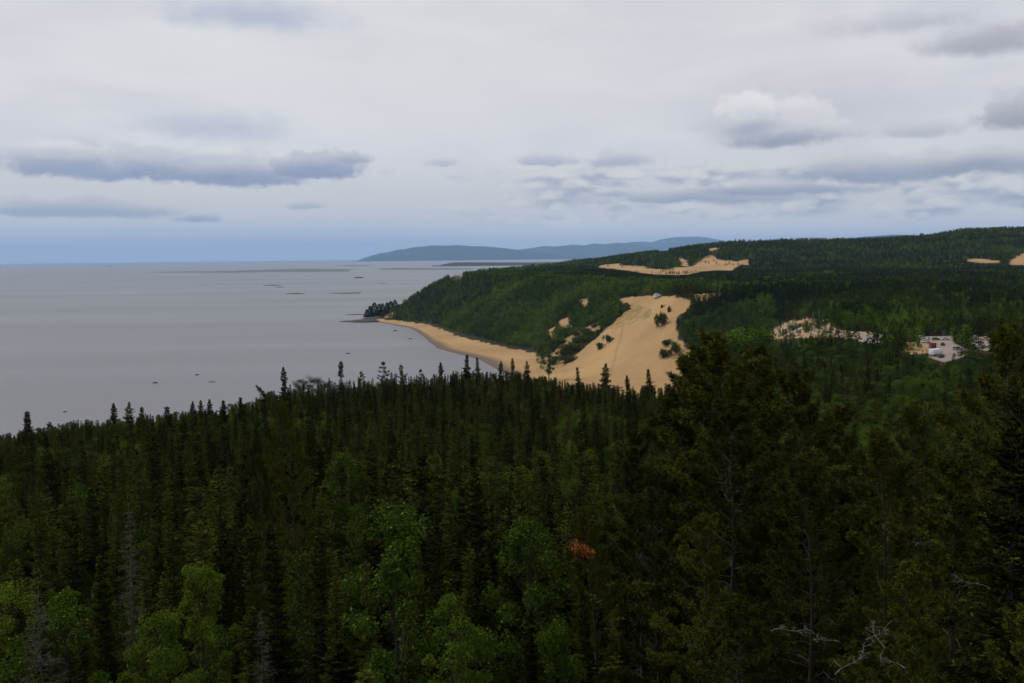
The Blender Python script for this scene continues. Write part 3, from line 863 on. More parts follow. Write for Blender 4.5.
# ------------------------------------------------------------------ woods that read as one mass
def stuff_forest(name, protos, P, S, R, I, label, cat):
    """one object: points that carry the trees of a mass (geometry nodes)"""
    pc = bpy.data.collections.new(name + '_kinds')
    for k, p in enumerate(protos):
        parts = p if isinstance(p, tuple) else (p,)
        if len(parts) == 2:       # join trunk and crown into one mesh
            a, b = parts
            va = np.empty(len(a.vertices) * 3, np.float32); a.vertices.foreach_get('co', va)
            vb = np.empty(len(b.vertices) * 3, np.float32); b.vertices.foreach_get('co', vb)
            na = len(a.vertices)
            q, t, mi = [], [], []
            for me, off, mt in ((a, 0, 0), (b, na, 1)):
                for f in me.polygons:
                    w = [x + off for x in f.vertices]
                    (q if len(w) == 4 else t).append(w + [mt])
            q.sort(key=len)
            q = np.array(q) if q else np.zeros((0, 5), int); t = np.array(t) if t else np.zeros((0, 4), int)
            me = mesh_from(name + '_kind', np.concatenate([va, vb]).reshape(-1, 3), [q[:, :4], t[:, :3]], [a.materials[0], b.materials[0]])
            me.polygons.foreach_set('material_index', np.concatenate([q[:, 4], t[:, 3]]).astype(np.int32))
        else:
            me = parts[0]
        o = bpy.data.objects.new('%s_kind_%02d' % (name, k), me)
        pc.objects.link(o)
    me = bpy.data.meshes.new(name)
    me.vertices.add(len(P)); me.vertices.foreach_set('co', np.asarray(P, np.float32).ravel())
    for nm, ty, val in (('tree_scale', 'FLOAT_VECTOR', S), ('tree_turn', 'FLOAT_VECTOR', R)):
        a = me.attributes.new(nm, ty, 'POINT'); a.data.foreach_set('vector', np.asarray(val, np.float32).ravel())
    a = me.attributes.new('tree_kind', 'INT', 'POINT'); a.data.foreach_set('value', np.asarray(I, np.int32))
    ng = bpy.data.node_groups.new(name, 'GeometryNodeTree')
    ng.interface.new_socket('Geometry', in_out='INPUT', socket_type='NodeSocketGeometry')
    ng.interface.new_socket('Geometry', in_out='OUTPUT', socket_type='NodeSocketGeometry')
    gi = ng.nodes.new('NodeGroupInput'); go = ng.nodes.new('NodeGroupOutput')
    ci = ng.nodes.new('GeometryNodeCollectionInfo'); ci.inputs['Collection'].default_value = pc
    ci.inputs['Separate Children'].default_value = True; ci.inputs['Reset Children'].default_value = True
    ip = ng.nodes.new('GeometryNodeInstanceOnPoints'); ip.inputs['Pick Instance'].default_value = True

    def attr(nm, ty):
        n = ng.nodes.new('GeometryNodeInputNamedAttribute'); n.data_type = ty; n.inputs['Name'].default_value = nm
        return n.outputs['Attribute']
    L = ng.links.new
    L(gi.outputs[0], ip.inputs['Points']); L(ci.outputs[0], ip.inputs['Instance'])
    L(attr('tree_kind', 'INT'), ip.inputs['Instance Index'])
    er = ng.nodes.new('FunctionNodeEulerToRotation'); L(attr('tree_turn', 'FLOAT_VECTOR'), er.inputs[0]); L(er.outputs[0], ip.inputs['Rotation'])
    L(attr('tree_scale', 'FLOAT_VECTOR'), ip.inputs['Scale'])
    L(ip.outputs[0], go.inputs[0])
    o = link(name, me)
    md = o.modifiers.new('woods', 'NODES'); md.node_group = ng
    tag(o, label, cat, kind='stuff')
    return o


def grid_points(d0, d1, step, a0, a1, rng):
    """jittered square grid inside a wedge"""
    w = d1 * max(abs(math.sin(a0)), abs(math.sin(a1))) + step
    xs = np.arange(-w, w, step); ys = np.arange(-step, d1 + step, step)
    X, Y = np.meshgrid(xs, ys); X = X.ravel(); Y = Y.ravel()
    X = X + rng.uniform(-.48, .48, len(X)) * step; Y = Y + rng.uniform(-.48, .48, len(Y)) * step
    D = np.hypot(X, Y); A = np.arctan2(X, Y)
    k = (D > d0) & (D < d1) & (A > a0) & (A < a1)
    return X[k], Y[k]


def guard(x, y, z, h):
    """True where a tree would stand in front of the open sand, the beach or the car park"""
    bad = np.zeros(len(x), bool)
    for f in (0.35, 0.7, 1.0):
        u, v = project(x, y, z + h * f)
        for p in GUARD_PX: bad |= inside(u, v, p)
    return bad


# --- far woods
rg = np.random.default_rng(77)
parts_ = []
for d0, d1, step, a0, a1 in ((480, 800, 4.3, -.15, .62), (800, 1500, 4.8, -.15, .6), (1500, 2350, 5.6, -.2, .6), (2350, 3300, 9.0, -.16, .58), (3300, 4600, 12.0, -.06, .58)):
    parts_.append(np.stack(grid_points(d0, d1, step, a0, a1, rg), 1))
P = np.vstack(parts_); X, Y = P[:, 0], P[:, 1]
Z = height(X, Y)
s, g_, dd = masks(X, Y)
inclear = np.zeros(len(X), bool)
for k_ in ('clearing', 'clearing_side', 'far_dune', 'terrace_patch'): inclear |= inside(X, Y, SAND[k_])
for p_ in ROADS: inclear &= ~inside(X, Y, p_)
sparse = inclear & (rg.random(len(X)) < np.where(np.hypot(X, Y) < 1000, .42, .16 * (N2.fbm(X / 60, Y / 60, 3) > .58)))
ok = ((~s) | sparse) & (dd > np.where(Y > 1900, 4, 9)) & (Z > 2.5)
sparse = sparse[ok]
X, Y, Z, dd = X[ok], Y[ok], Z[ok], dd[ok]
D = np.hypot(X, Y)
h = rg.uniform(5.5, 12.5, len(X)) * np.where(D > 2300, 1.35, 1.0) * (.75 + .5 * N1.fbm(X / 55, Y / 55, 3))
U_, V_ = project(X, Y, Z)
zone = N3.fbm(X / 90, Y / 90, 3) - 0.5
bluff = (dd < 240) & (D > 1150)
pb = np.where(bluff, 0.86, np.where(D < 900, 0.40, np.where(D < 2200, 0.10, 0.42))) + zone * 1.3
near_right = (U_ > 675) & (U_ < 775) & (D < 1000) & (D > 480)
pb = np.where(near_right, 0.97, pb)
isb = rg.random(len(X)) < pb
h = np.where(isb, h * .92, h)
h = np.where((D > 520) & (D < 860) & (U_ > 760), h * .8, h)
h = np.where(sparse, h * .62, h)
h = np.where(guard(X, Y, Z, h) & ~sparse, h * .38, h)      # only low growth in front of the open ground
keep = ~guard(X, Y, Z, h) | sparse
# an open, patchy stand round the clearing
openk = (D > 560) & (D < 860) & (U_ > 760)
keep &= ~(openk & (rg.random(len(X)) < 0.35))
fb = keep & isb; fs = keep & ~isb
for nm, msk, protos, wd, lb in (('broadleaf_woodland', fb, [far_broad(600 + i) for i in range(6)], (.85, 1.15), 'distant green broadleaf woodland on the bluff, terrace and hills'),
                               ('conifer_woodland', fs, [far_spruce(620 + i) for i in range(5)], (1.0, 1.5), 'distant dark conifer woodland on the terrace and hills')):
    n = int(msk.sum())
    hh = h[msk]; ww = hh * rg.uniform(*wd, n)
    stuff_forest(nm, protos, np.stack([X[msk], Y[msk], Z[msk] - .1], 1), np.stack([ww, ww, hh], 1),
                 np.stack([np.zeros(n), np.zeros(n), rg.random(n) * 6.28], 1), rg.integers(0, len(protos), n), lb, 'woodland')
    print(nm, n)

# --- foreground woods: candidates
_sk = np.array([(-60, 446), (0, 436), (30, 425), (60, 423), (130, 416), (170, 412), (205, 408), (240, 402), (262, 394), (275, 387), (300, 381), (340, 374), (380, 373), (400, 372), (450, 371), (480, 369), (520, 371),
                (545, 377), (575, 379), (600, 383), (628, 386), (650, 386), (668, 380), (700, 362), (740, 350), (770, 343), (800, 339), (826, 336), (860, 341), (890, 346), (925, 354), (945, 362), (966, 355), (1000, 350), (1090, 350)])


def sky_line(u): return np.interp(u, _sk[:, 0], _sk[:, 1])


rg = np.random.default_rng(5)
fx, fy = grid_points(17, 520, 3.15, -.60, .62, rg)
fz = height(fx, fy)
s, g_, dd = masks(fx, fy)
fD = np.hypot(fx, fy)
ok = (~s) & (dd > 6) & (fz > 2.5)
fx, fy, fz, fD, dd = fx[ok], fy[ok], fz[ok], fD[ok], dd[ok]
fu, fv = project(fx, fy, fz + 9)
patch = N1.fbm(fx / 26 + 40, fy / 26, 3)
patch2 = N2.fbm(fx / 70 + 10, fy / 70, 3)
pbro = np.clip((patch - 0.52) * 4.0, 0.10, .85)
pbro = np.where((fD > 60) & (fD < 300), np.clip(pbro + .05, 0, .9), pbro)
pbro = np.where(fD < 75, np.clip(pbro * .8, 0, .5), pbro)
rightmid = (fu > 700) & (fD > 170)
pbro = np.where(rightmid, np.clip(.84 + (patch - .5) * 1.5, 0, 1), pbro)
r_ = rg.random(len(fx))
kind = np.where(r_ < pbro, 1, 0)                                       # 0 spruce 1 broadleaf 2 pine
kind = np.where((kind == 0) & (fu > 600) & (fD < 120) & (rg.random(len(fx)) < .4), 2, kind)
kind = np.where((kind == 0) & (fu > 640) & (fD >= 120) & (rg.random(len(fx)) < .15), 2, kind)
fh = np.where(kind == 0, rg.uniform(6, 14.5, len(fx)), np.where(kind == 1, rg.uniform(5, 9.5, len(fx)), rg.uniform(8, 12.5, len(fx))))
fh *= np.where(rg.random(len(fx)) < .25, .65, 1.0)
# tops stay under the line where the wood meets the water, the sand and the plain
ut, vt = project(fx, fy, fz + fh)
lim = sky_line(ut) + rg.exponential(8, len(fx)) + 9 * (N3.fbm(ut / 16, ut * 0, 3) - .5) * np.where(ut < 690, 1, .3) + np.where(fD < 60, 105 + (60 - fD) * 2.2, np.where(fD < 110, 55, 0))
zmax = z_on_ray(ut, lim, fD)
fh = np.minimum(fh, zmax - fz)
ok = fh > 1.7
ok &= ~guard(fx, fy, fz, np.maximum(fh, 1))
# on the skyline let the tall ones come right up to the line
fx, fy, fz, fD, fh, kind = fx[ok], fy[ok], fz[ok], fD[ok], fh[ok], kind[ok]
boost = (kind == 0) & (fD > 250) & (rg.random(len(fx)) < .5)
print('foreground candidates', len(fx))

# --- hero trees: (kind, u, v of the tip, distance (0 = wherever a tree of natural height reaches it), variant, width factor, phrase, label)
HERO = [
    ('pine', 735, 327, 43, 0, 1.3, 'tall broad pine', 'tall broad dark pine rising beside the foot of the dune'),
    ('pine', 688, 352, 50, 1, 1.15, 'ragged pine by the dune', 'ragged pine with open side boughs against the sand of the dune'),
    ('pine', 782, 366, 47, 2, 1.15, 'pine below the sandy clearing', 'dark pine shouldering the tall broad pine, below the sandy clearing'),
    ('pine', 711, 342, 47, 2, 1.1, 'crown left of the tall broad pine', 'pine crown tucked close left of the tall broad pine'),
    ('pine', 760, 343, 50, 1, 1.15, 'crown right of the tall broad pine', 'pine crown tucked close right of the tall broad pine'),
    ('pine', 725, 395, 39, 2, 1.1, 'pine in front of the tall broad pine', 'lower dark pine standing in front of the tall broad pine'),
    ('pine', 1012, 316, 34, 2, .9, 'dark pine at the frame edge', 'dark pine cut by the right edge of the photo, tip beside the parked cars'),
    ('pine', 880, 425, 37, 0, .95, 'pine with rusty needles', 'bushy pine with rusty needles and pale bare twigs in its top'),
    ('pine', 962, 452, 30, 1, 1.1, 'pine with the bare trunk', 'pine with a dark bare trunk low in the right corner'),
    ('pine', 818, 462, 29, 2, .85, 'dense low pine', 'dense low pine with a dark trunk, left of the lichen boughs'),
    ('pine', 640, 425, 54, 1, .9, 'pine above the rust bough', 'olive pine just up and right of the rust orange bough'),
    ('pine', 600, 500, 40, 0, .7, 'pine with the rust bough', 'pine carrying one dead bough of rust orange needles'),
    ('pine', 700, 505, 31, 1, .9, 'shadowed pine', 'shadowed pine filling the gap below the tall broad pine'),
    ('pine', 905, 560, 21, 0, .6, 'pine with lichen boughs', 'low pine with pale lichen covered dead boughs at the bottom edge'),
    ('pine', 748, 590, 24, 2, .7, 'low pine at the bottom edge', 'low pine in deep shade at the bottom edge, right of centre'),
    ('pine', 1000, 590, 20, 1, .7, 'corner pine', 'low pine in the bottom right corner'),
    ('pine', 838, 398, 58, 1, .85, 'pine under the pale boulder', 'pine standing below the pale boulder in the green wood'),
    ('pine', 925, 405, 56, 2, .8, 'pine below the car park', 'olive pine directly below the car park, above the bare trunk'),
    ('pine', 660, 470, 42, 2, .8, 'low olive pine', 'low olive pine right of the one above the rust orange bough'),
    ('pine', 985, 500, 36, 0, .8, 'pine under the bright spruce', 'pine at the right under the bright green spruce'),
    ('pine', 770, 520, 38, 0, .8, 'mid pine', 'dull pine between the shadowed pine and the dense low pine'),
    ('pine', 303, 398, 56, 2, .62, 'tall olive pine', 'tall narrow olive pine on the left, its tip just under the treeline'),
    ('pine', 256, 436, 66, 0, .55, 'slim olive pine', 'slim olive pine left of the tall narrow olive one'),
    ('spruce_near', 1014, 376, 27, 2, 1.0, 'bright green spruce', 'bright green spruce at the right edge below the dark pine'),
    ('spruce_near', 482, 452, 58, 0, .95, 'tall middle spruce', 'tall dark spruce between the two bright birches at the centre'),
    ('spruce_near', 100, 556, 46, 1, 1.0, 'dark spruce among birches', 'dark narrow spruce standing in front of the bright birches on the left'),
    ('spruce_near', 30, 478, 74, 0, .9, 'dark spruce by the left edge', 'dark spruce near the left edge, above the grey dead one'),
    ('spruce_near', 108, 470, 84, 1, .8, 'spire spruce', 'slender spire of spruce left of the silvery dead spruce'),
    ('spruce_near', 215, 520, 58, 2, .85, 'broad spruce', 'broad spruce with green tips right of the silvery dead spruce'),
    ('spruce_near', 590, 590, 36, 1, .9, 'small spruce at the bottom', 'small dark spruce at the bottom below the rust orange bough'),
    ('spruce_near', 330, 560, 44, 0, .9, 'spruce left of the birch', 'dim spruce just left of the brightest birch'),
    ('spruce_near', 545, 470, 70, 2, .7, 'spruce right of centre', 'narrow spruce behind the rounded birch right of centre'),
    ('dead', 40, 585, 40, 0, 1.0, 'grey dead spruce', 'grey dead spruce with bare drooping twigs at the bottom left'),
    ('dead', 128, 505, 66, 1, 1.0, 'silvery dead spruce', 'silvery dead spruce standing upright between dark green ones'),
    ('dead', 255, 605, 40, 2, .8, 'thin bare snag', 'thin bare snag near the bottom, right of the broad spruce'),
    ('dead', 642, 520, 44, 1, .7, 'bare snag by the rust bough', 'bare grey snag just right of the rust orange bough'),
    ('birch', 404, 502, 40, 0, .85, 'brightest birch', 'brightest green birch, tallest of the leafy trees at the centre'),
    ('birch', 446, 596, 34, 1, .75, 'low birch', 'low leafy birch below the brightest one, at the bottom edge'),
    ('birch', 522, 522, 48, 2, .85, 'rounded birch', 'rounded dim birch right of the tall middle spruce'),
    ('birch', 68, 588, 42, 1, .95, 'left birch', 'wide bright birch at the bottom left behind the grey dead spruce'),
    ('birch', 152, 606, 40, 2, .8, 'birch beside the dark spruce', 'bright birch right of the dark narrow spruce at the bottom left'),
    ('birch', 195, 562, 50, 0, .75, 'leafy birch', 'leafy birch up close to the broad spruce on the left'),
    ('birch', 562, 615, 36, 0, .7, 'bottom birch', 'dim birch at the bottom edge below the rust orange bough'),
    ('birch', 345, 452, 110, 1, 1.1, 'yellow green birch', 'yellow green birch lit among dark spruces under the treeline'),
    ('spruce', 284, 367, 0, 2, .85, 'skyline spire', 'tall spire of spruce standing clear on the skyline beside a leaning one'),
    ('spruce', 281, 376, 0, 6, .8, 'leaning leader', 'spruce leaning far to the left at the foot of the skyline spire'),
    ('tuft', 339, 361, 0, 0, .95, 'lone skyline spruce', 'lone tuft topped spruce on the skyline against the water, well right of the skyline spire'),
    ('spruce', 28, 411, 0, 0, 1.2, 'bushy spruce at far left', 'bushy spruce tip nearest the left edge against the water'),
    ('spruce', 46, 422, 0, 3, 1, 'second spruce tip', 'shorter bushy spruce tip second from the left edge against the water'),
    ('spruce', 114, 403, 0, 2, .9, 'twin spruce tips', 'thin spruce tip, left of a twin pair against the water'),
    ('spruce', 127, 402, 0, 5, .9, 'fuller twin spruce', 'fuller spruce tip, right of a twin pair against the water'),
    ('spruce', 140, 407, 0, 0, .9, 'spruce after the twins', 'spruce tip just right of the twin pair against the water'),
    ('spruce', 167, 407, 0, 4, 1.2, 'flat topped spruce', 'flat topped spruce against the water midway along the left treeline'),
    ('spruce', 190, 401, 0, 6, .9, 'slim spruce tip', 'slim spruce tip right of the flat topped one against the water'),
    ('spruce', 200.5, 400, 0, 2, .8, 'first of two slim tips', 'first of two slim close spruce tips against the water'),
    ('spruce', 207.5, 399, 0, 6, .8, 'second of two slim tips', 'second of two slim close spruce tips against the water'),
    ('spruce', 222, 400, 0, 5, .9, 'pointed spruce', 'pointed spruce tip left of the rise in the treeline'),
    ('spruce', 239, 397, 0, 0, .9, 'spruce at the rise', 'pointed spruce tip where the treeline starts to rise'),
    ('small_pine', 386, 361, 0, 1, 1.3, 'round topped pine', 'round bushy topped pine against the bay, right of the lone one'),
    ('small_pine', 402, 364, 0, 2, 1.15, 'stubby pine', 'stubby pine tip close right of the round bushy topped one'),
    ('alder', 298, 379, 0, 0, 1.0, 'leafy skyline tree', 'green leafy tree on the skyline, right of the skyline spire'),
    ('alder', 308, 377, 0, 2, 1.1, 'rounder leafy skyline tree', 'rounder green leafy tree on the skyline between the skyline spire and the lone spruce'),
    ('alder', 321, 378, 0, 1, 1.0, 'pale leafy skyline tree', 'leafy tree on the skyline just left of the lone tuft topped spruce'),
    ('small_pine', 362, 371, 0, 0, 1.3, 'dense skyline pine', 'dense low pine between the lone spruce and the round topped pine'),
    ('small_pine', 420, 369, 0, 1, 1.1, 'low skyline pine', 'low pine tip two right of the round bushy topped pine'),
    ('spruce', 441, 362, 0, 2, 1, 'spruce before the beach', 'thin spruce tip against the last water before the beach'),
    ('spruce', 466, 354.5, 0, 4, 1, 'spruce at the waterline', 'tallest spruce tip crossing the waterline of the beach'),
    ('spruce', 478, 357.5, 0, 0, .9, 'spruce right of the waterline', 'spruce tip over the wet sand, right of the tallest'),
    ('spruce', 499, 361, 0, 6, .9, 'spruce over the beach', 'slim spruce tip over the sandy beach'),
    ('spruce', 513, 358, 0, 2, .9, 'tall spruce over the beach', 'tall thin spruce tip over the sandy beach'),
    ('spruce', 527, 361, 0, 5, .9, 'spruce at the gully mouth', 'fuller spruce tip at the right end of the beach'),
    ('spruce', 580, 367, 0, 4, .9, 'spruce below the dune', 'spruce tip against the foot of the dune, left of a darker bushy one'),
    ('spruce', 605, 363, 0, 5, 1.15, 'bushy spruce below the dune', 'darker bushy spruce tip against the middle of the dune'),
    ('spruce', 629, 375, 0, 2, .9, 'short spruce below the dune', 'short spruce tip low against the right half of the dune'),
    ('spruce', 651, 369, 0, 0, 1.05, 'spruce near the ragged pine', 'pointed spruce tip against the dune just left of the ragged pine'),
]
MESH = {'pine': (PINE_NEAR, 19.0), 'spruce_near': (SPRUCE_NEAR, 12.0), 'birch': (BIRCH_NEAR, 9.0), 'dead': (DEAD, 10.0), 'spruce': (SPRUCE_SKY, 12.0), 'tuft': (TUFT, 12.0), 'alder': (ALDER, 9.0), 'small_pine': (PINE, 12.0)}
NAMES = {'pine': ('pine_tree', 'pine'), 'spruce_near': ('spruce_tree', 'spruce'), 'spruce': ('spruce_tree', 'spruce'), 'birch': ('birch_tree', 'birch'), 'dead': ('dead_spruce', 'dead tree'), 'tuft': ('spruce_tree', 'spruce'), 'alder': ('leafy_tree', 'tree'), 'small_pine': ('pine_tree', 'pine')}
GROUPS = {'spruce_tree': 'dark spruces on the slope below the lookout', 'birch_tree': 'birches among the spruces', 'pine_tree': 'pines on the near slope', 'dead_spruce': 'dead spruces on the near slope',
          'leafy_tree': 'leafy trees on the slope and terrace edge'}
heroes = []
for kd, u, v, dist, var, wf, phrase, label in HERO:
    if dist == 0:
        best = None
        for dq in np.arange(240, 470, 6):
            p = at_dist(u, v, dq); gz = float(height(p[0], p[1])); hh = p[2] - gz
            td = float(toe_dist(np.array(p[0]), np.array(p[1])))
            if td < 8: continue
            c = abs(hh - 13)
            if best is None or c < best[0]: best = (c, p, gz, hh)
        _, p, gz, hh = best
    else:
        p = at_dist(u, v, dist); gz = float(height(p[0], p[1])); hh = p[2] - gz
    heroes.append(dict(kd=kd, u=u, v=v, x=p[0], y=p[1], z=gz, h=hh, var=var, wf=wf, phrase=phrase, label=label, D=math.hypot(p[0], p[1])))
    if hh > 26 or hh < 4: print('hero height', phrase, round(hh, 1), round(heroes[-1]['D']))

# thin the crowd round each near hero so that it can be seen
keep = np.ones(len(fx), bool)
for hr in heroes:
    if hr['D'] < 120:
        rad = 2.4 if hr['kd'] in ('pine', 'birch') else 1.6
        keep &= np.hypot(fx - hr['x'], fy - hr['y']) > rad
        # no taller neighbour between it and the lookout
        t = (fx * hr['x'] + fy * hr['y']) / hr['D']
        lat = np.abs(fx * hr['y'] - fy * hr['x']) / hr['D']
        uu, vv = project(fx, fy, fz + fh)
        keep &= ~((t < hr['D'] - 1) & (t > 5) & (lat * hr['D'] / np.maximum(t, 1) < 2.3) & (vv < hr['v'] + 75))
    else:
        keep &= np.hypot(fx - hr['x'], fy - hr['y']) > 1.2
fx, fy, fz, fD, fh, kind = fx[keep], fy[keep], fz[keep], fD[keep], fh[keep], kind[keep]
nF = len(fx)
fvar = rg.integers(0, 100, nF); frot = rg.random(nF) * 6.283
fwid = np.where(kind == 0, rg.uniform(.85, 1.4, nF), rg.uniform(.9, 1.2, nF))

# --- what shows: a quick depth-ordered raster of the crowns
ALLX = np.concatenate([fx, [h_['x'] for h_ in heroes]]); ALLY = np.concatenate([fy, [h_['y'] for h_ in heroes]])
ALLZ = np.concatenate([fz, [h_['z'] for h_ in heroes]]); ALLH = np.concatenate([fh, [h_['h'] for h_ in heroes]])
ALLR = np.concatenate([np.where(kind == 0, .135 * fh * fwid, np.where(kind == 1, .27 * fh * fwid, .155 * fh * fwid)),
                       [h_['h'] * h_['wf'] * {'pine': .16, 'spruce': .10, 'spruce_near': .11, 'birch': .26, 'dead': .08, 'tuft': .1, 'alder': .26, 'small_pine': .17}[h_['kd']] for h_ in heroes]])
shape = np.concatenate([kind, [{'spruce': 0, 'spruce_near': 0, 'dead': 0, 'birch': 1, 'pine': 2, 'tuft': 0, 'alder': 1, 'small_pine': 2}[h_['kd']] for h_ in heroes]])
ALLD = np.hypot(ALLX, ALLY)
tu, tv = project(ALLX, ALLY, ALLZ + ALLH); bu_, bv = project(ALLX, ALLY, ALLZ)
ids = np.full((683, 1024), -1, np.int32)
for i in np.argsort(-ALLD):
    wpx = ALLR[i] / ALLD[i] * F
    v0, v1 = int(max(tv[i], 0)), int(min(bv[i], 682))
    if v1 < v0 or tu[i] + wpx < 0 or tu[i] - wpx > 1024: continue
    hp = max(bv[i] - tv[i], 1)
    for r in range(v0, v1 + 1):
        t = (r - tv[i]) / hp
        if shape[i] == 0: w = wpx * min(1, (t * 1.02) ** .75) if t < .94 else 0
        elif shape[i] == 1: w = wpx * math.sqrt(max(0, 1 - ((t - .45) / .47) ** 2))
        else: w = wpx * min(1, 1.1 * t ** .6) if t < .8 else 0
        a, b = int(round(tu[i] + (bu_[i] - tu[i]) * t - w)), int(round(tu[i] + (bu_[i] - tu[i]) * t + w))
        if b > 0 and a < 1024 and w > 0: ids[r, max(a, 0):min(b, 1024)] = i
flat = ids.ravel()
cnt = np.bincount(flat[flat >= 0], minlength=len(ALLX))
vv_, uu_ = np.divmod(np.arange(flat.size), 1024)
cu = np.bincount(flat[flat >= 0], weights=uu_[flat >= 0], minlength=len(ALLX)) / np.maximum(cnt, 1)
cv = np.bincount(flat[flat >= 0], weights=vv_[flat >= 0], minlength=len(ALLX)) / np.maximum(cnt, 1)


def tree(name, meshes, x, y, z, rot, scale, label, cat, group):
    root = link(name, None, None, (x, y, z - .08), 0, scale)
    root.rotation_euler = (.05 * math.sin(x * 7.3 + y), .05 * math.sin(y * 5.1 - x), rot)
    tag(root, label, cat, group)
    for me in meshes: link(me.name.split('.')[0], me, root)
    return root


hero_root = []
for k, hr in enumerate(heroes):
    ms, mh = MESH[hr['kd']]
    sz = hr['h'] / mh; sw = hr['wf'] * (sz if hr['kd'] != 'pine' else max(sz, .62))
    if hr['kd'] in ('spruce', 'tuft'): sw = hr['wf'] * 1.55 * max(.95, sz)
    nm, cat = NAMES[hr['kd']]
    root = tree(nm, ms[hr['var'] % len(ms)], hr['x'], hr['y'], hr['z'], k * 1.7 % 6.28, (sw, sw, sz), hr['label'], cat, GROUPS[nm])
    if hr['phrase'] == 'leaning leader': root.rotation_euler = (0, math.radians(-38), 0)
    hero_root.append(root)

ORD = 'nearest second third fourth fifth sixth seventh eighth ninth tenth eleventh twelfth thirteenth fourteenth fifteenth sixteenth seventeenth eighteenth nineteenth twentieth'.split()
land = []
for k, hr in enumerate(heroes):
    i = nF + k
    if cnt[i] >= 12: land.append((hr['phrase'], hr['u'] if hr['D'] > 200 else cu[i], hr['v'] + 6 if hr['D'] > 200 else cv[i]))
land += [('car park', 935, 363), ('sandy clearing', 800, 345), ('pale road beside the clearing', 860, 344), ('far right lot of cars', 985, 356), ('pale boulder', 889, 398), ('right edge of the dune', 692, 352),
         ('gap between clearing and car park', 893, 352), ('left corner of the sandy clearing', 768, 345)]
chosen = []
LIMIT = {0: 240, 1: 250, 2: 60}
for kd in (0, 1, 2):
    c = [i for i in range(nF) if kind[i] == kd and cnt[i] >= 10]
    c.sort(key=lambda i: -cnt[i])
    chosen += c[:LIMIT[kd]]
cells = {}
for i in chosen:
    best = min(land, key=lambda L: (L[1] - cu[i]) ** 2 + (L[2] - cv[i]) ** 2)
    du, dv = cu[i] - best[1], cv[i] - best[2]
    sec = ('right of' if du > 0 else 'left of') if abs(du) > abs(dv) else ('below' if dv > 0 else 'up behind')
    cells.setdefault((int(kind[i]), best[0], sec), []).append((math.hypot(du, dv), i))
WORD = {0: 'dark spruce', 1: 'leafy tree', 2: 'small pine'}
tree_label = {}
for (kd, ph, sec), lst in cells.items():
    lst.sort()
    for r, (_, i) in enumerate(lst):
        size = 'tall' if fh[i] > (10.5 if kd == 0 else 7.5) else 'short' if fh[i] < (7.5 if kd == 0 else 5.2) else 'mid-sized'
        o = ORD[r] if r < len(ORD) else '%d%s' % (r + 1, {1: 'st', 2: 'nd', 3: 'rd'}.get((r + 1) % 10, 'th'))
        tree_label[i] = '%s %s, %s one %s the %s' % (size, WORD[kd], o, sec, ph)
for i in chosen:
    kd = int(kind[i])
    if kd == 0:
        ms = SPRUCE_NEAR[fvar[i] % 3] if fD[i] < 55 else SPRUCE[fvar[i] % len(SPRUCE)]; mh = 12.0; nm = 'spruce_tree'; cat = 'spruce'
    elif kd == 1:
        ms = ASPEN[fvar[i] % 3] if fD[i] > 150 and fvar[i] % 10 < 7 else BIRCH[fvar[i] % 3] if fvar[i] % 10 == 8 else ALDER[fvar[i] % 4]; mh = 9.0; nm = 'leafy_tree'; cat = 'tree'
    else:
        ms = PINE[fvar[i] % 3]; mh = 12.0; nm = 'pine_tree'; cat = 'pine'
    sz = fh[i] / mh
    sw = fwid[i] * max(sz, .8 if kd == 0 else sz)
    tree(nm, ms, fx[i], fy[i], fz[i], frot[i], (sw, sw, sz), tree_label[i], cat, GROUPS[nm])
rest = np.ones(nF, bool); rest[chosen] = False
for nm, kd, protos, mh, lb in (('spruce_forest', 0, SPRUCE, 12.0, 'dark mass of smaller spruces between the nearer trees'), ('leafy_forest', 1, ALDER[:2] + ASPEN[:2], 9.0, 'smaller leafy trees massed between the spruces'),
                              ('pine_forest', 2, PINE, 12.0, 'smaller pines massed on the right of the slope')):
    m_ = rest & (kind == kd); n = int(m_.sum())
    if not n: continue
    sz = fh[m_] / mh; sw = fwid[m_] * np.maximum(sz, .8 if kd == 0 else sz)
    stuff_forest(nm, protos, np.stack([fx[m_], fy[m_], fz[m_] - .08], 1), np.stack([sw, sw, sz], 1), np.stack([np.zeros(n), np.zeros(n), frot[m_]], 1), fvar[m_] % len(protos), lb, 'forest')

# --- undergrowth on the near slope
rg = np.random.default_rng(9)
ux, uy = grid_points(9, 150, 1.5, -.64, .64, rg)
uz = height(ux, uy); n = len(ux)
us_ = rg.uniform(.8, 2.0, n)
stuff_forest('undergrowth', [bush_mesh(520 + i, 420, mt, .12) for i, mt in enumerate(('dark_leaf', 'spruce', 'dark_leaf'))], np.stack([ux, uy, uz - .1], 1), np.stack([us_ * 1.2, us_ * 1.2, us_], 1),
             np.stack([np.zeros(n), np.zeros(n), rg.random(n) * 6.28], 1), rg.integers(0, 3, n), 'low shrubs and seedlings covering the ground under the near trees', 'undergrowth')


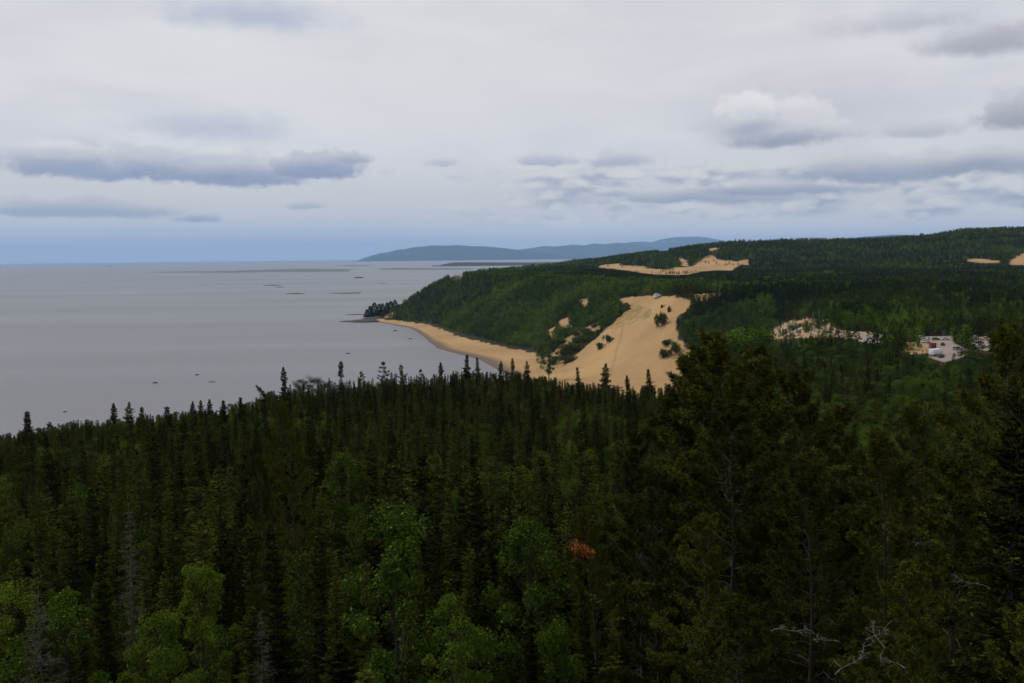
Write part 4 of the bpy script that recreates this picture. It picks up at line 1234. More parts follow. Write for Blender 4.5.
# --- dead boughs on the near pines
def bough(seed, length, mat, needles=None):
    r = np.random.default_rng(seed); g = Geo(); s = np.linspace(0, 1, 9)
    path = np.stack([s * length, .10 * length * np.sin(s * 4 + seed), .10 * length * s ** 2 + .04 * length * np.sin(s * 7)], 1)
    g.tube(path, np.linspace(.020, .004, 9) * (.4 + length / 2.2), 6)
    tips = []
    for k in range(int(9 * length) + 6):
        f = r.uniform(.15, 1); p0 = np.array([np.interp(f, s, path[:, i]) for i in range(3)])
        d = unit(np.array([r.uniform(.2, 1), r.choice((-1, 1)) * r.uniform(.3, 1.2), r.normal(.1, .35)]))
        l = r.uniform(.25, .75) * length * .42
        q = [p0, p0 + d * l * .5 + r.normal(0, .04, 3), p0 + d * l + r.normal(0, .06, 3)]
        g.tube(np.array(q), [.008, .006, .003], 4); tips.append((q[1], d)); tips.append((q[2], d))
        for _ in range(3):
            e = q[1] + unit(d + r.normal(0, .7, 3)) * l * .4
            g.tube(np.array([q[1], (q[1] + e) / 2, e]), [.004, .003, .002], 3)
    if needles:
        n2 = Geo()
        for c, d in tips:
            n = 15
            n2.leaves(np.repeat(c[None], n, 0) + r.normal(0, .06, (n, 3)), unit(d * .6 + r.normal(0, .7, (n, 3))), unit(r.normal(0, 1, (n, 3))), r.uniform(.10, .2, n), r.uniform(.03, .05, n))
        return g.mesh('dead_bough', M[mat]), n2.mesh('dead_needles', M[needles])
    return g.mesh('dead_bough', M[mat]), None


def add_bough(hero, u, v, dist, length, az, seed, mat, needles=None, label=None, tilt=0.0):
    """a dead bough, placed in the open side of a pine and parented to it"""
    k = next(i for i, h_ in enumerate(heroes) if h_['phrase'] == hero)
    root = hero_root[k]
    p = at_dist(u, v, dist)
    wm = Matrix.Translation(Vector(p)) @ Matrix.Rotation(az, 4, 'Z') @ Matrix.Rotation(tilt, 4, 'Y')
    a, b = bough(seed, length, mat, needles)
    o = link('dead_bough', a, root)
    rm = Matrix.LocRotScale(root.location, root.rotation_euler, root.scale)
    o.matrix_local = rm.inverted() @ wm
    if label: o['label'] = label
    if b: link('dead_needles', b, o)


add_bough('pine with the rust bough', 568, 541, 37.5, .8, 0.25, 1, 'grey_wood', 'rust', 'dead bough of rust orange needles', .5)
add_bough('pine with the rust bough', 578, 552, 37.6, .45, 0.1, 5, 'grey_wood', 'rust', 'smaller rust orange bough', .1)
add_bough('pine with lichen boughs', 838, 676, 18.8, .8, 0.5, 2, 'lichen_wood', None, 'long pale lichen covered dead bough', -.5)
add_bough('pine with lichen boughs', 866, 640, 19.4, .55, 0.3, 3, 'lichen_wood', None, 'pale lichen covered dead bough, branching', -.3)
add_bough('pine with lichen boughs', 884, 648, 19.0, .5, 1.9, 6, 'lichen_wood', None, None, -.7)
add_bough('pine with lichen boughs', 905, 668, 18.6, .45, 2.7, 9, 'lichen_wood', None, None, -.2)
add_bough('pine with lichen boughs', 812, 640, 20.5, .5, 0.2, 12, 'lichen_wood', None, None, .2)
add_bough('pine with the bare trunk', 990, 590, 26, .8, 2.5, 4, 'lichen_wood', None, 'pale bare bough', -.2)
add_bough('pine with rusty needles', 912, 545, 32, 1.1, 0.6, 5, 'lichen_wood', None, 'pale bare twigs in the top', .15)
add_bough('dense low pine', 772, 632, 24, .9, 0.2, 7, 'lichen_wood', None, 'pale bare lower bough', .05)


# --- trees and shrubs that stand by themselves
def lone(name, mesh_pair, u, v, hpx, label, cat, group, wf=1.0, mh=1.0, rot=0.0):
    p = trace(u, v); d = math.hypot(p[0], p[1]); h_ = hpx * d / F / mh
    if isinstance(mesh_pair, tuple): return tree(name, mesh_pair, p[0], p[1], p[2], rot, (h_ * wf, h_ * wf, h_), label, cat, group)
    o = link(name, mesh_pair, None, (p[0], p[1], p[2] - .05), rot, (h_ * wf, h_ * wf, h_))
    return tag(o, label, cat, group)


g_d = 'shrubs on the sand of the dune'
SH = [('large oval shrub standing alone high on the dune', 661, 326, 17, .72), ('small shrub above right of the large oval one', 669, 312, 7, .7), ('tiny shrub between the large one and the dune rim', 662, 308, 4, .8),
      ('lone round shrub low on the dune, left of the track', 600, 349, 8, 1.0), ('shrub on the dune just up right of the lone round one', 609, 342, 9, .9), ('low flat shrub beside the right edge of the dune', 667, 345, 7, 1.4),
      ('broad shrub under the low flat one at the dune edge', 664, 358, 11, 1.1), ('upright shrub at the dune edge next to the wood', 676, 353, 14, .8)]
for k, (lb, u, v, hp, wf) in enumerate(SH):
    lone('shrub', (link_mesh := BUSH[k % 4]), u, v, hp, lb, 'shrub', g_d, wf * .72, 1.05, k * 1.3)
g_g = 'shrubs in the sandy gully'
k = 0
for (u, v, hp, lb) in ((571, 352, 12, 'bushy shrub where the gully opens onto the dune'), (565, 356, 10, 'lower shrub left of the bushy one at the gully mouth'), (579, 346, 10, 'shrub midway up the left rim of the dune'), (585, 342, 9, 'shrub beside the pale sand strip in the gully'),
                       (591, 337, 9, 'shrub on the gully crest above the sand strip'), (560, 344, 8, 'shrub inside the gully on pale sand'), (575, 336, 6, 'small shrub higher on the pale gully sand'), (569, 362, 8, 'lowest shrub of the gully, nearest the beach')):
    lone('shrub', BUSH[k % 4], u, v, hp, lb, 'shrub', g_g, 1.3, 1.0, k * 1.1); k += 1
lone('leafy_tree', BIRCH_NEAR[1], 549, 381, 46, 'tall light green tree on the beach at the mouth of the gully', 'tree', None, .8, 9.0, 1.0)
lone('leafy_tree', ALDER[1], 541, 368, 22, 'darker tree left of the tall light green one by the beach', 'tree', None, 1.0, 9.0, 2.0)
g_h = 'dark conifers on the tip of the headland'
for k, (u, v, hp, lb) in enumerate(((367, 317.5, 8, 'leftmost dark conifer on the headland rocks'), (370.5, 317, 11, 'dark conifer left of the tallest on the headland rocks'), (374.5, 316, 13.5, 'tallest dark conifer on the headland rocks'), (379, 315.5, 11.5, 'dark conifer right of the tallest on the headland'),
                                  (383, 314.5, 11, 'conifer at the seaward end of the headland wood'), (372, 319.5, 7, 'low conifer at the foot of the headland knob'), (379, 319, 7.5, 'low bushy conifer beside the pale headland sand'), (387, 313.5, 11, 'conifer where the headland starts to climb'),
                                  (391, 312.5, 11.5, 'conifer part way up the seaward slope of the headland'), (395, 311, 11, 'conifer next to the foot of the headland woodland'), (386, 317, 8, 'short conifer on the inner side of the headland knob'), (391, 316.5, 8, 'short conifer above the start of the beach'), (368.5, 319.8, 6, 'lowest scrubby conifer by the headland ledge'), (375.5, 320, 7, 'scrubby conifer right over the headland ledge'), (382.5, 320, 6.5, 'scrubby conifer between the headland ledge and the beach'))):
    p = at_dist(u, v, 2140 + 16 * (k % 3))
    gz = max(float(height(p[0], p[1])), 1.0)
    hh = hp * 2150 / F
    tree('conifer', CONIFER[k % 3], p[0], p[1], min(p[2], gz + 12), k, (hh * 1.9, hh * 1.9, hh), lb, 'conifer', g_h)

# scrub on the green spur between the gully and the dune, and on the rim of the sand
rg = np.random.default_rng(31)
P_ = []
for poly_px, n_ in (([(547, 368), (566, 356), (590, 340), (612, 322), (631, 308), (623, 303), (606, 318), (584, 334), (566, 348), (552, 360)], 70), ([(555, 352), (575, 336), (600, 324), (598, 318), (575, 328), (556, 342)], 8), ([(686, 312), (680, 330), (690, 350), (700, 350), (700, 312)], 30)):
    W_ = np.array(world_poly(poly_px)); lo, hi = W_.min(0), W_.max(0)
    q = rg.uniform(lo, hi, (n_ * 8, 2)); q = q[inside(q[:, 0], q[:, 1], [tuple(t_) for t_ in W_])][:n_]
    P_.append(q)
P_ = np.vstack(P_); n = len(P_); ss = rg.uniform(2.2, 5.2, n)
stuff_forest('scrub', BUSH[:3], np.stack([P_[:, 0], P_[:, 1], height(P_[:, 0], P_[:, 1]) - .2], 1), np.stack([ss * 1.2, ss * 1.2, ss], 1), np.stack([np.zeros(n), np.zeros(n), rg.random(n) * 6.28], 1), rg.integers(0, 3, n),
             'dense green scrub on the spur between the gully and the dune', 'scrub')


# ------------------------------------------------------------------ vehicles on the gravel car park
def paint(name, c): 
    if name not in M: M[name] = plain_mat(name, c, .3, tuple(q * .92 for q in c), 2.0, spec=.5)
    return M[name]


def car_parts(style):
    """profiles in metres, x along the car"""
    if style == 'car':
        body = [(-2.15, .35), (-2.2, .62), (-2.1, .88), (-1.35, .95), (1.0, .95), (2.0, .80), (2.15, .6), (2.1, .35)]
        cab = [(-1.75, .95), (-1.3, 1.42), (.15, 1.46), (.95, .95)]; glass = [(-1.52, 1.0), (-1.22, 1.36), (.12, 1.39), (.75, 1.0)]; wx = (-1.3, 1.32); w = 1.72; wr = .32
    elif style == 'suv':
        body = [(-2.25, .42), (-2.3, .8), (-2.25, 1.05), (1.05, 1.05), (2.1, .98), (2.25, .7), (2.2, .42)]
        cab = [(-2.2, 1.05), (-2.0, 1.72), (.2, 1.75), (1.0, 1.05)]; glass = [(-2.0, 1.12), (-1.85, 1.62), (.15, 1.65), (.82, 1.12)]; wx = (-1.4, 1.4); w = 1.85; wr = .37
    elif style == 'pickup':
        body = [(-2.7, .45), (-2.72, 1.02), (-.55, 1.04), (1.3, 1.08), (2.45, 1.02), (2.6, .75), (2.55, .45)]
        cab = [(-.6, 1.04), (-.45, 1.75), (.75, 1.77), (1.4, 1.07)]; glass = [(-.42, 1.12), (-.32, 1.65), (.7, 1.67), (1.22, 1.12)]; wx = (-1.65, 1.7); w = 1.9; wr = .39
    else:   # motorhome
        body = [(-3.3, .5), (-3.35, 2.9), (2.2, 2.95), (2.95, 2.75), (3.0, 2.05), (2.45, 1.75), (3.15, 1.2), (3.25, .5)]
        cab = None; glass = [(2.2, 1.2), (2.3, 1.78), (2.55, 1.72), (3.0, 1.22)]; wx = (-1.9, 2.1); w = 2.25; wr = .38
    return body, cab, glass, wx, w, wr


def vehicle(style, u, v, rz, colour, col_rgb, label, cat):
    body, cab, glass, wx, w, wr = car_parts(style)
    p = trace(u, v)
    root = link({'motorhome': 'parked_motorhome', 'pickup': 'parked_pickup'}.get(style, 'parked_car'), None, None, (p[0], p[1], p[2] + .02), rz)
    tag(root, label, cat, 'vehicles on the gravel car park')
    g = Geo(); g.prism(body, -w / 2, w / 2)
    if cab: g.prism(cab, -w / 2 + .12, w / 2 - .12)
    me = g.mesh('body', paint(colour, col_rgb))
    o = link('body', me, root)
    md = o.modifiers.new('soft edges', 'BEVEL'); md.width = .06; md.segments = 2
    g = Geo(); g.prism(glass, -w / 2 + (.10 if cab else -.012), w / 2 - (.10 if cab else -.012)); link('side_glass', g.mesh('side_glass', M['glass']), root)
    if cab:
        g = Geo()
        (x0, z0), (x1, z1), (x2, z2), (x3, z3) = cab
        for (xa, za, xb, zb, s) in ((x2, z2, x3, z3, 1), (x1, z1, x0, z0, -1)):
            ww = w / 2 - .2
            a = np.array([xa, za]) * .9 + np.array([xb, zb]) * .1; b = np.array([xa, za]) * .12 + np.array([xb, zb]) * .88
            e = np.array([s * .02, .012])
            g.add([(a[0] + e[0], -ww, a[1] + e[1]), (a[0] + e[0], ww, a[1] + e[1]), (b[0] + e[0], ww, b[1] + e[1]), (b[0] + e[0], -ww, b[1] + e[1]),
                   (a[0] - e[0], -ww, a[1] - e[1]), (a[0] - e[0], ww, a[1] - e[1]), (b[0] - e[0], ww, b[1] - e[1]), (b[0] - e[0], -ww, b[1] - e[1])],
                  [(0, 1, 2, 3), (7, 6, 5, 4), (0, 4, 5, 1), (1, 5, 6, 2), (2, 6, 7, 3), (3, 7, 4, 0)])
        link('windscreen', g.mesh('windscreen', M['glass']), root)
    if 'wheel' not in M:
        g = Geo(); g.tube([(0, -.11, 0), (0, .11, 0)], [1, 1], 18); M['wheel'] = g
    for x in wx:
        for s in (-1, 1):
            g = Geo(); t = np.arange(18) * 2 * PI / 18
            g.prism([(wr * math.cos(q), wr * math.sin(q)) for q in t], -.11, .11)
            wo = link('wheel', g.mesh('wheel', M['tyre']), root, (x, s * (w / 2 - .08), wr))
            g = Geo(); g.prism([(wr * .6 * math.cos(q), wr * .6 * math.sin(q)) for q in t], -.125, .125)
            link('rim', g.mesh('rim', M['hub']), wo)
    for s in (-1, 1):
        g = Geo(); xb = body[-2][0] - .03; g.box((xb, s * (w / 2 - .3), body[-2][1] + .02), (.1, .36, .16)); link('headlight', g.mesh('headlight', M['lamp']), root)


WHITE, RED, DARK, SILVER, GREY, TAN, BLUE = (.75, .75, .76), (.15, .02, .015), (.03, .032, .036), (.45, .46, .48), (.16, .17, .18), (.5, .36, .18), (.05, .08, .14)
vehicle('suv', 921.5, 339.2, .2, 'white_paint', WHITE, 'white car at the upper left corner of the car park, rear of a pair', 'car')
vehicle('suv', 925.5, 342.8, .25, 'white_paint', WHITE, 'white car in front of another white one, left side of the car park', 'car')
vehicle('motorhome', 932.5, 348.4, 1.35, 'red_paint', RED, 'dark red camper van on the left side of the car park', 'van')
vehicle('motorhome', 935.8, 355.2, .5, 'white_paint', WHITE, 'large white motorhome at the lower edge of the car park', 'motorhome')
vehicle('car', 941, 357, .8, 'black_paint', DARK, 'black car just right of the large white motorhome', 'car')
vehicle('car', 936, 340.2, .1, 'black_paint', DARK, 'black car at the back edge of the car park, left of the silver one', 'car')
vehicle('car', 945.5, 340.0, .0, 'silver_paint', SILVER, 'silver car at the back edge of the car park', 'car')
vehicle('car', 942.7, 345.2, 1.2, 'black_paint', DARK, 'small dark car alone in the middle of the car park', 'car')
vehicle('suv', 957.5, 350.0, .4, 'grey_paint', GREY, 'grey car in the right part of the car park by the trees', 'car')
vehicle('pickup', 962.5, 354.0, .4, 'grey_paint', GREY, 'grey pickup in front of the grey car by the trees', 'pickup')
vehicle('suv', 975.5, 339.2, .3, 'silver_paint', SILVER, 'silver car at the far right lot, left end of the row', 'car')
vehicle('car', 979.5, 343.6, .3, 'black_paint', DARK, 'black car in the far right lot in front of the silver one', 'car')
vehicle('pickup', 985, 340.2, .2, 'tan_paint', TAN, 'tan pickup at the back of the far right lot', 'pickup')
vehicle('suv', 991, 346.8, .3, 'white_paint', WHITE, 'white car at the right end of the far right lot', 'car')
vehicle('car', 983.5, 347.4, .3, 'silver_paint', SILVER, 'silver low car in the front of the far right lot', 'car')
vehicle('suv', 828.5, 333.6, .15, 'blue_paint', BLUE, 'dark blue car on the pale sandy road left of the car park', 'car')


# ------------------------------------------------------------------ small buildings
def house(u, v, rz, W, Dp, Hh, wall, roof, label, cat):
    p = trace(u, v)
    root = link('cabin', None, None, (p[0], p[1], p[2] - .1), rz); tag(root, label, cat)
    g = Geo(); g.box((0, 0, Hh / 2), (W, Dp, Hh)); 
    g.prism([(-W / 2 + .01, Hh), (W / 2 - .01, Hh), (0, Hh + W * .28)], -Dp / 2 + .01, Dp / 2 - .01)
    link('wall', g.mesh('wall', wall), root)
    g = Geo(); rh = W * .28; o = .45
    for s in (-1, 1):
        a = np.array([0, Hh + rh + .06]); b = np.array([s * (W / 2 + o), Hh + .06 - o * rh / (W / 2)])
        V = [(a[0], -Dp / 2 - o, a[1]), (a[0], Dp / 2 + o, a[1]), (b[0], Dp / 2 + o, b[1]), (b[0], -Dp / 2 - o, b[1])]
        V += [(x, y, z + .14) for x, y, z in V]
        g.add(V, [(0, 1, 2, 3), (7, 6, 5, 4), (0, 4, 5, 1), (1, 5, 6, 2), (2, 6, 7, 3), (3, 7, 4, 0)])
    ro = link('roof', g.mesh('roof', roof), root)
    g = Geo(); g.box((W * .2, Dp * .2, Hh + rh * .95), (.6, .6, 1.3)); link('chimney', g.mesh('chimney', M['rock']), ro)
    g = Geo(); g.box((-W * .18, -Dp / 2 - .02, 1.05), (.95, .08, 2.1)); link('door', g.mesh('door', M['bark']), root)
    for x in (W * .08, W * .3):
        g = Geo(); g.box((x, -Dp / 2 - .02, 1.5), (1.0, .07, 1.1)); wo = link('window', g.mesh('window', M['pale_rock']), root)
        g = Geo(); g.box((x, -Dp / 2 - .045, 1.5), (.82, .05, .92)); link('pane', g.mesh('pane', M['glass']), wo)


M['white_wall'] = plain_mat('white_wall', (.62, .62, .62), .7, (.5, .5, .5)); M['grey_roof'] = plain_mat('grey_roof', (.22, .23, .25), .6, (.16, .17, .19))
M['green_roof'] = plain_mat('green_grey_roof', (.09, .115, .10), .6, (.06, .08, .07)); M['tan_wall'] = plain_mat('tan_wall', (.2, .15, .1), .8)
house(657.5, 297.6, .25, 7.0, 9.0, 3.2, M['white_wall'], M['grey_roof'], 'small white house with a grey roof on the rim of the dune', 'house')
house(796, 328, .7, 5.0, 8.0, 2.4, M['tan_wall'], M['green_roof'], 'low hut with a green grey roof beside the sandy clearing', 'hut')
p = trace(889, 396)
o = link('boulder', rock_mesh(55), None, (p[0], p[1], p[2] + 4.2), .4, 3.0)
o.data.materials[0] = M['pale_rock']; o.location.z = p[2] + .3
tag(o, 'pale boulder among green trees below the car park', 'boulder')


# ------------------------------------------------------------------ ship on the horizon
def ship(u, v):
    p = at_z(u, v, 0.0)
    root = link('cargo_ship', None, None, (p[0], p[1], 0), .15); tag(root, 'tiny cargo ship on the horizon at the far left', 'ship')
    dark = plain_mat('hull_paint', (.06, .07, .09), .5); pale = plain_mat('superstructure_paint', (.5, .5, .5), .5)
    g = Geo(); n = 24; ring = []
    for z, k in ((-3, .86), (9, 1.0)):
        for i in range(n):
            t = 2 * PI * i / n
            ring.append((70 * k * math.copysign(abs(math.cos(t)) ** .6, math.cos(t)), 11 * k * math.copysign(abs(math.sin(t)) ** .6, math.sin(t)), z + (2.5 if math.cos(t) > .85 and z > 0 else 0)))
    ring.append((0, 0, 9))
    g.add(ring, [(i, (i + 1) % n, n + (i + 1) % n, n + i) for i in range(n)], [(n + i, n + (i + 1) % n, 2 * n) for i in range(n)])
    link('hull', g.mesh('hull', dark), root)
    g = Geo(); g.box((-52, 0, 17), (14, 18, 16)); g.box((-52, 0, 27.5), (9, 22, 5)); b = link('bridge', g.mesh('bridge', pale), root)
    g = Geo(); g.box((-60, 0, 22), (5, 6, 26)); link('funnel', g.mesh('funnel', dark), b)
    for x in (-25, 5, 35):
        g = Geo(); g.tube([(x, 0, 8), (x, 0, 24)], [.9, .6], 8); g.tube([(x, 0, 20), (x + 12, 0, 25)], [.5, .4], 6); link('crane', g.mesh('crane', pale), root)


ship(110, 266.4)

# ------------------------------------------------------------------ air
m, nt, out = new_mat('haze')
pv = N(nt, 'VolumePrincipled'); pv.inputs['Color'].default_value = (.40, .63, 1.0, 1); pv.inputs['Density'].default_value = 1.8e-5
nt.links.new(pv.outputs[0], out.inputs['Volume'])
g = Geo(); g.box((0, 0, (1420 - 12) / 2), (168000, 168000, 1432))
hz = link('haze', g.mesh('haze', m)); tag(hz, kind='stuff')

# ------------------------------------------------------------------ sky
w = bpy.data.worlds.new('World'); sc.world = w; w.use_nodes = True
nt = w.node_tree; nt.nodes.clear()
out = nt.nodes.new('ShaderNodeOutputWorld'); bg = N(nt, 'Background'); nt.links.new(bg.outputs[0], out.inputs[0])
SUN_AZ = math.radians(-68)       # left of the view, ahead
SUN_EL = math.radians(52)
sky = N(nt, 'TexSky', sky_type='NISHITA'); sky.sun_disc = False; sky.sun_elevation = SUN_EL; sky.sun_rotation = SUN_AZ
sky.air_density = 1.0; sky.dust_density = 1.5
tc = N(nt, 'TexCoord'); sep = N(nt, 'SeparateXYZ'); nt.links.new(tc.outputs['Generated'], sep.inputs[0])
x_, y_, z_ = sep.outputs
az = math_(nt, 'ARCTAN2', x_, y_); el = math_(nt, 'ARCSINE', z_)


def azel(u, v):
    d = ray(u, v); return math.atan2(d[0], d[1]), math.asin(d[2])


def vec(a, b, c=0.0):
    n = N(nt, 'CombineXYZ')
    for i, q in enumerate((a, b, c)):
        if isinstance(q, bpy.types.NodeSocket): nt.links.new(q, n.inputs[i])
        else: n.inputs[i].default_value = q
    return n.outputs[0]


def fbm(a, b, c, scale=1.0, detail=6.0, rough=.55, dist=0.0):
    n = N(nt, 'TexNoise'); n.inputs['Scale'].default_value = scale; n.inputs['Detail'].default_value = detail; n.inputs['Roughness'].default_value = rough; n.inputs['Distortion'].default_value = dist
    nt.links.new(vec(a, b, c), n.inputs['Vector']); return n.outputs['Fac']


def mul(a, b): return math_(nt, 'MULTIPLY', a, b)
def add(a, b): return math_(nt, 'ADD', a, b)
def sub(a, b): return math_(nt, 'SUBTRACT', a, b)


K = 10.0     # the background runs at a strength of 0.1
def C(*c): return tuple(q * K for q in c)


# 1. the high veil of cloud over the blue
veil_n = fbm(mul(az, 2.2), mul(el, 6.5), 3.1, 1.0, 6, .5, .6)
veil_n2 = fbm(mul(az, 5.0), mul(el, 22), 8.3, 1.0, 5, .55, .4)
white = mixc(nt, smooth(nt, veil_n2, .3, .7), C(.685, .685, .715), C(.77, .765, .78))
blue = mixc(nt, .55, mixc(nt, 1.0, sky.outputs[0], (1, 1, 1), 'MULTIPLY'), C(.40, .47, .62))
cover = add(smooth(nt, veil_n, .30, .52), 0.0)
col = mixc(nt, add(mul(cover, .32), .66), blue, white)
# 2. the clear bluish band above the horizon
low = sub(1.0, smooth(nt, el, .008, .085))
leftw = sub(1.0, smooth(nt, az, -.22, .12))
col = mixc(nt, mul(low, add(mul(leftw, .62), .28)), col, C(.50, .575, .665))

# 3. sheets and small heaps of cloud, lit from above, grey beneath
def heap_layer(col, sx, sy, seed, lo, hi, emask, dark, light, thr, gain, strength):
    wx = mul(sub(fbm(mul(az, sx * .7), mul(el, sy * .7), seed + 5, 1.0, 3), .5), .5)
    a = add(mul(az, sx), wx); b = mul(el, sy)
    def dome(bb):
        v = N(nt, 'TexVoronoi', feature='F1'); v.inputs['Scale'].default_value = 1.5
        nt.links.new(vec(a, bb, seed), v.inputs['Vector'])
        return add(mul(fbm(a, bb, seed, 1.0, 6, .54), .62), mul(sub(1.0, mul(v.outputs['Distance'], 1.05)), .38))
    n0 = dome(b); n1 = dome(add(b, sy * .009))
    m_ = mul(smooth(nt, add(n0, mul(sub(emask, 1.0), .5)), thr, thr + .24), strength)
    lit = smooth(nt, mul(sub(n0, n1), gain), -.22, .26)
    return mixc(nt, m_, col, mixc(nt, lit, C(*dark), C(*light)))


rightw = smooth(nt, az, -.30, .10)
band = mul(smooth(nt, el, .010, .04), sub(1.0, smooth(nt, el, .075, .12)))
# pale cream light between the clouds low in the sky
col = mixc(nt, mul(mul(smooth(nt, el, .022, .05), sub(1.0, smooth(nt, el, .06, .11))), .75), col, C(.66, .66, .65))
col = heap_layer(col, 11.0, 30.0, 2.0, 0, 0, mul(band, add(mul(rightw, .5), .5)), (.345, .40, .515), (.71, .70, .69), .36, 2.6, .95)
col = heap_layer(col, 24.0, 56.0, 7.0, 0, 0, mul(band, rightw), (.33, .38, .49), (.74, .73, .72), .40, 2.4, .8)

# 4. the separate clouds of the day
BIG = sub(fbm(mul(az, 32), mul(el, 46), 6.2, 1.0, 7, .60), .5)
SMALL = sub(fbm(mul(az, 52), mul(el, 66), 1.7, 1.0, 6, .60), .5)
WARP = sub(fbm(mul(az, 15), mul(el, 30), 4.4, 1.0, 4, .5), .5)
def cloud(col, u, v, wpx, hpx, dark, light, seed, soft=.5, strength=1.0, base=.35, ragged=.9):
    a0, e0 = azel(u, v); a1, _ = azel(u + wpx, v); _, e1 = azel(u, v - hpx)
    wa, he = a1 - a0, e1 - e0
    wob, wob2 = (BIG if wpx > 80 else SMALL), WARP
    dx = add(mul(sub(az, a0), 1 / wa), mul(wob2, .5)); dy = add(mul(sub(el, e0), 1 / he), mul(wob2, .35))
    # flat base: the lower half is squeezed
    dyb = mul(math_(nt, 'MINIMUM', dy, 0.0), 1 / base - 1)
    dy2 = add(dy, dyb)
    r = math_(nt, 'SQRT', add(mul(dx, dx), mul(dy2, dy2)))
    d = add(sub(1.0, r), mul(wob, ragged * 1.5))
    mask = mul(smooth(nt, d, 0.0, soft), strength)
    lit = smooth(nt, add(add(dy, mul(wob, .9)), mul(sub(1.0, d), .25)), -.15, .85)
    return mixc(nt, mask, col, mixc(nt, lit, C(*dark), C(*light)))


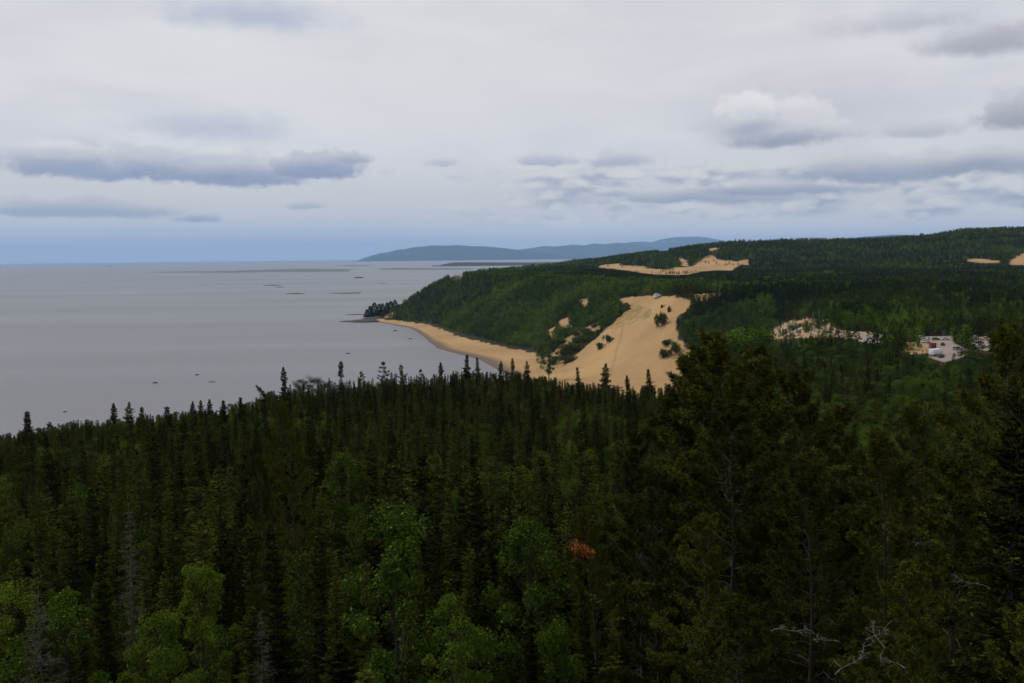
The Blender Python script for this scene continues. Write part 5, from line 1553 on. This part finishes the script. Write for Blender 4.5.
W1 = (.64, .63, .645)
for args in (
    (470, 78, 300, 85, (.73, .725, .745), (.77, .765, .775), .5, 1.0, .75, .9, .5),
    (262, 16, 130, 28, (.44, .50, .64), (.52, .56, .66), 1.0, .9, .8, .8, .7),
    (215, 128, 120, 26, (.47, .54, .66), (.56, .60, .67), 2.0, .9, .7, .8, .7),
    (1000, 42, 110, 34, (.40, .405, .46), (.52, .52, .56), 3.0, .8, .9, .5, .8),
    (1020, 118, 60, 38, (.35, .36, .42), (.55, .55, .58), 4.0, .6, .9, .4, .9),
    (905, 25, 120, 22, (.47, .475, .54), (.55, .55, .59), 5.0, .9, .7, .6, .8),
    (85, 166, 120, 28, (.29, .345, .48), (.60, .61, .66), 6.0, .5, .9, .55, 1.1),
    (170, 172, 80, 30, (.275, .33, .47), (.62, .625, .67), 6.6, .5, .9, .5, 1.1),
    (235, 178, 90, 28, (.26, .315, .46), (.60, .61, .66), 7.0, .5, .9, .45, 1.1),
    (318, 170, 62, 24, (.275, .33, .475), (.56, .57, .63), 8.0, .45, .95, .45, .9),
    (352, 160, 26, 11, (.36, .40, .52), (.55, .56, .62), 9.0, .6, .8, .5, .9),
    (70, 212, 150, 17, (.33, .38, .50), (.52, .53, .58), 10.0, .6, .85, .5, 1.0),
    (200, 219, 30, 8, (.30, .36, .49), (.5, .52, .58), 11.0, .6, .8, .5, 1.0),
    (303, 207, 26, 7, (.36, .41, .53), (.55, .56, .6), 12.0, .7, .7, .5, 1.0),
    (440, 164, 22, 8, (.46, .48, .56), (.58, .58, .61), 13.0, .7, .7, .5, 1.0),
    (545, 162, 48, 12, (.40, .44, .55), (.60, .60, .63), 14.0, .7, .8, .45, 1.0),
    (622, 162, 46, 15, (.38, .43, .55), (.60, .60, .63), 15.0, .7, .8, .5, 1.0),
    (700, 198, 130, 17, (.33, .37, .47), (.66, .65, .65), 16.0, .5, .85, .5, 1.0),
    (880, 172, 130, 26, (.31, .355, .46), (.63, .63, .64), 17.0, .5, .9, .5, 1.0),
    (985, 165, 90, 22, (.31, .35, .45), (.6, .6, .62), 18.0, .5, .85, .5, 1.0),
    (770, 190, 110, 12, (.30, .345, .45), (.62, .62, .63), 19.0, .5, .8, .5, 1.0),
    (920, 132, 60, 16, (.44, .455, .52), (.64, .64, .66), 20.0, .6, .7, .5, 1.0),
    (800, 112, 200, 62, (.575, .58, .625), (.61, .61, .645), 20.2, 1.0, .75, .9, .5),
    (760, 124, 88, 30, (.58, .585, .63), (.63, .63, .66), 20.5, .9, .8, .8, .8),
    (748, 110, 38, 25, (.74, .735, .75), (.84, .83, .835), 21.0, .45, .9, .9, .9),
    (802, 112, 44, 21, (.70, .695, .715), (.82, .81, .815), 22.0, .5, .85, .9, .9),
    (835, 130, 34, 15, (.62, .62, .65), (.75, .74, .755), 25.0, .6, .7, .8, .9),
    (752, 128, 42, 22, (.37, .40, .49), (.56, .57, .62), 23.0, 1.0, .85, .8, 1.0),
    (795, 137, 66, 15, (.34, .375, .465), (.52, .53, .59), 24.0, .9, .85, .7, 1.0),
    (772, 143, 62, 9, (.30, .335, .43), (.38, .41, .50), 26.0, .9, .8, .8, .8),
    (60, 152, 60, 14, (.58, .59, .64), (.80, .795, .80), 27.0, .6, .75, .7, 1.0),
    (215, 157, 44, 12, (.58, .59, .65), (.80, .795, .80), 28.0, .6, .75, .7, 1.0),
):
    col = cloud(col, *args)
nt.links.new(col, bg.inputs[0]); bg.inputs[1].default_value = .1
w.cycles.sampling_method = 'MANUAL'; w.cycles.sample_map_resolution = 256

# ------------------------------------------------------------------ sun through thin cloud
sd = bpy.data.lights.new('sun', 'SUN'); sd.energy = 2.0; sd.angle = math.radians(7); sd.color = (1.0, .95, .87)
so = bpy.data.objects.new('sun', sd); COL.objects.link(so)
dvec = Vector((math.sin(SUN_AZ) * math.cos(SUN_EL), math.cos(SUN_AZ) * math.cos(SUN_EL), math.sin(SUN_EL)))
so.rotation_euler = dvec.to_track_quat('Z', 'Y').to_euler(); so.location = (0, 0, 400)

# ------------------------------------------------------------------ camera and render settings
cd = bpy.data.cameras.new('camera'); cd.sensor_width = 36; cd.lens = F / 1024 * 36; cd.clip_start = .5; cd.clip_end = 260000
co = bpy.data.objects.new('camera', cd); COL.objects.link(co)
co.matrix_world = Matrix.Translation(Vector(EYE)) @ Matrix(RM.tolist()).to_4x4()
sc.camera = co
sc.render.engine = 'CYCLES'
sc.render.resolution_x = 1024; sc.render.resolution_y = 683
sc.view_settings.view_transform = 'Standard'; sc.view_settings.look = 'None'; sc.view_settings.exposure = 0; sc.view_settings.gamma = 1
sc.view_settings.use_curve_mapping = False
cy = sc.cycles
cy.use_denoising = True
cy.use_adaptive_sampling = True; cy.adaptive_threshold = .02
cy.max_bounces = 5; cy.diffuse_bounces = 2; cy.glossy_bounces = 2; cy.transmission_bounces = 2; cy.volume_bounces = 1; cy.transparent_max_bounces = 8
cy.sample_clamp_indirect = 4
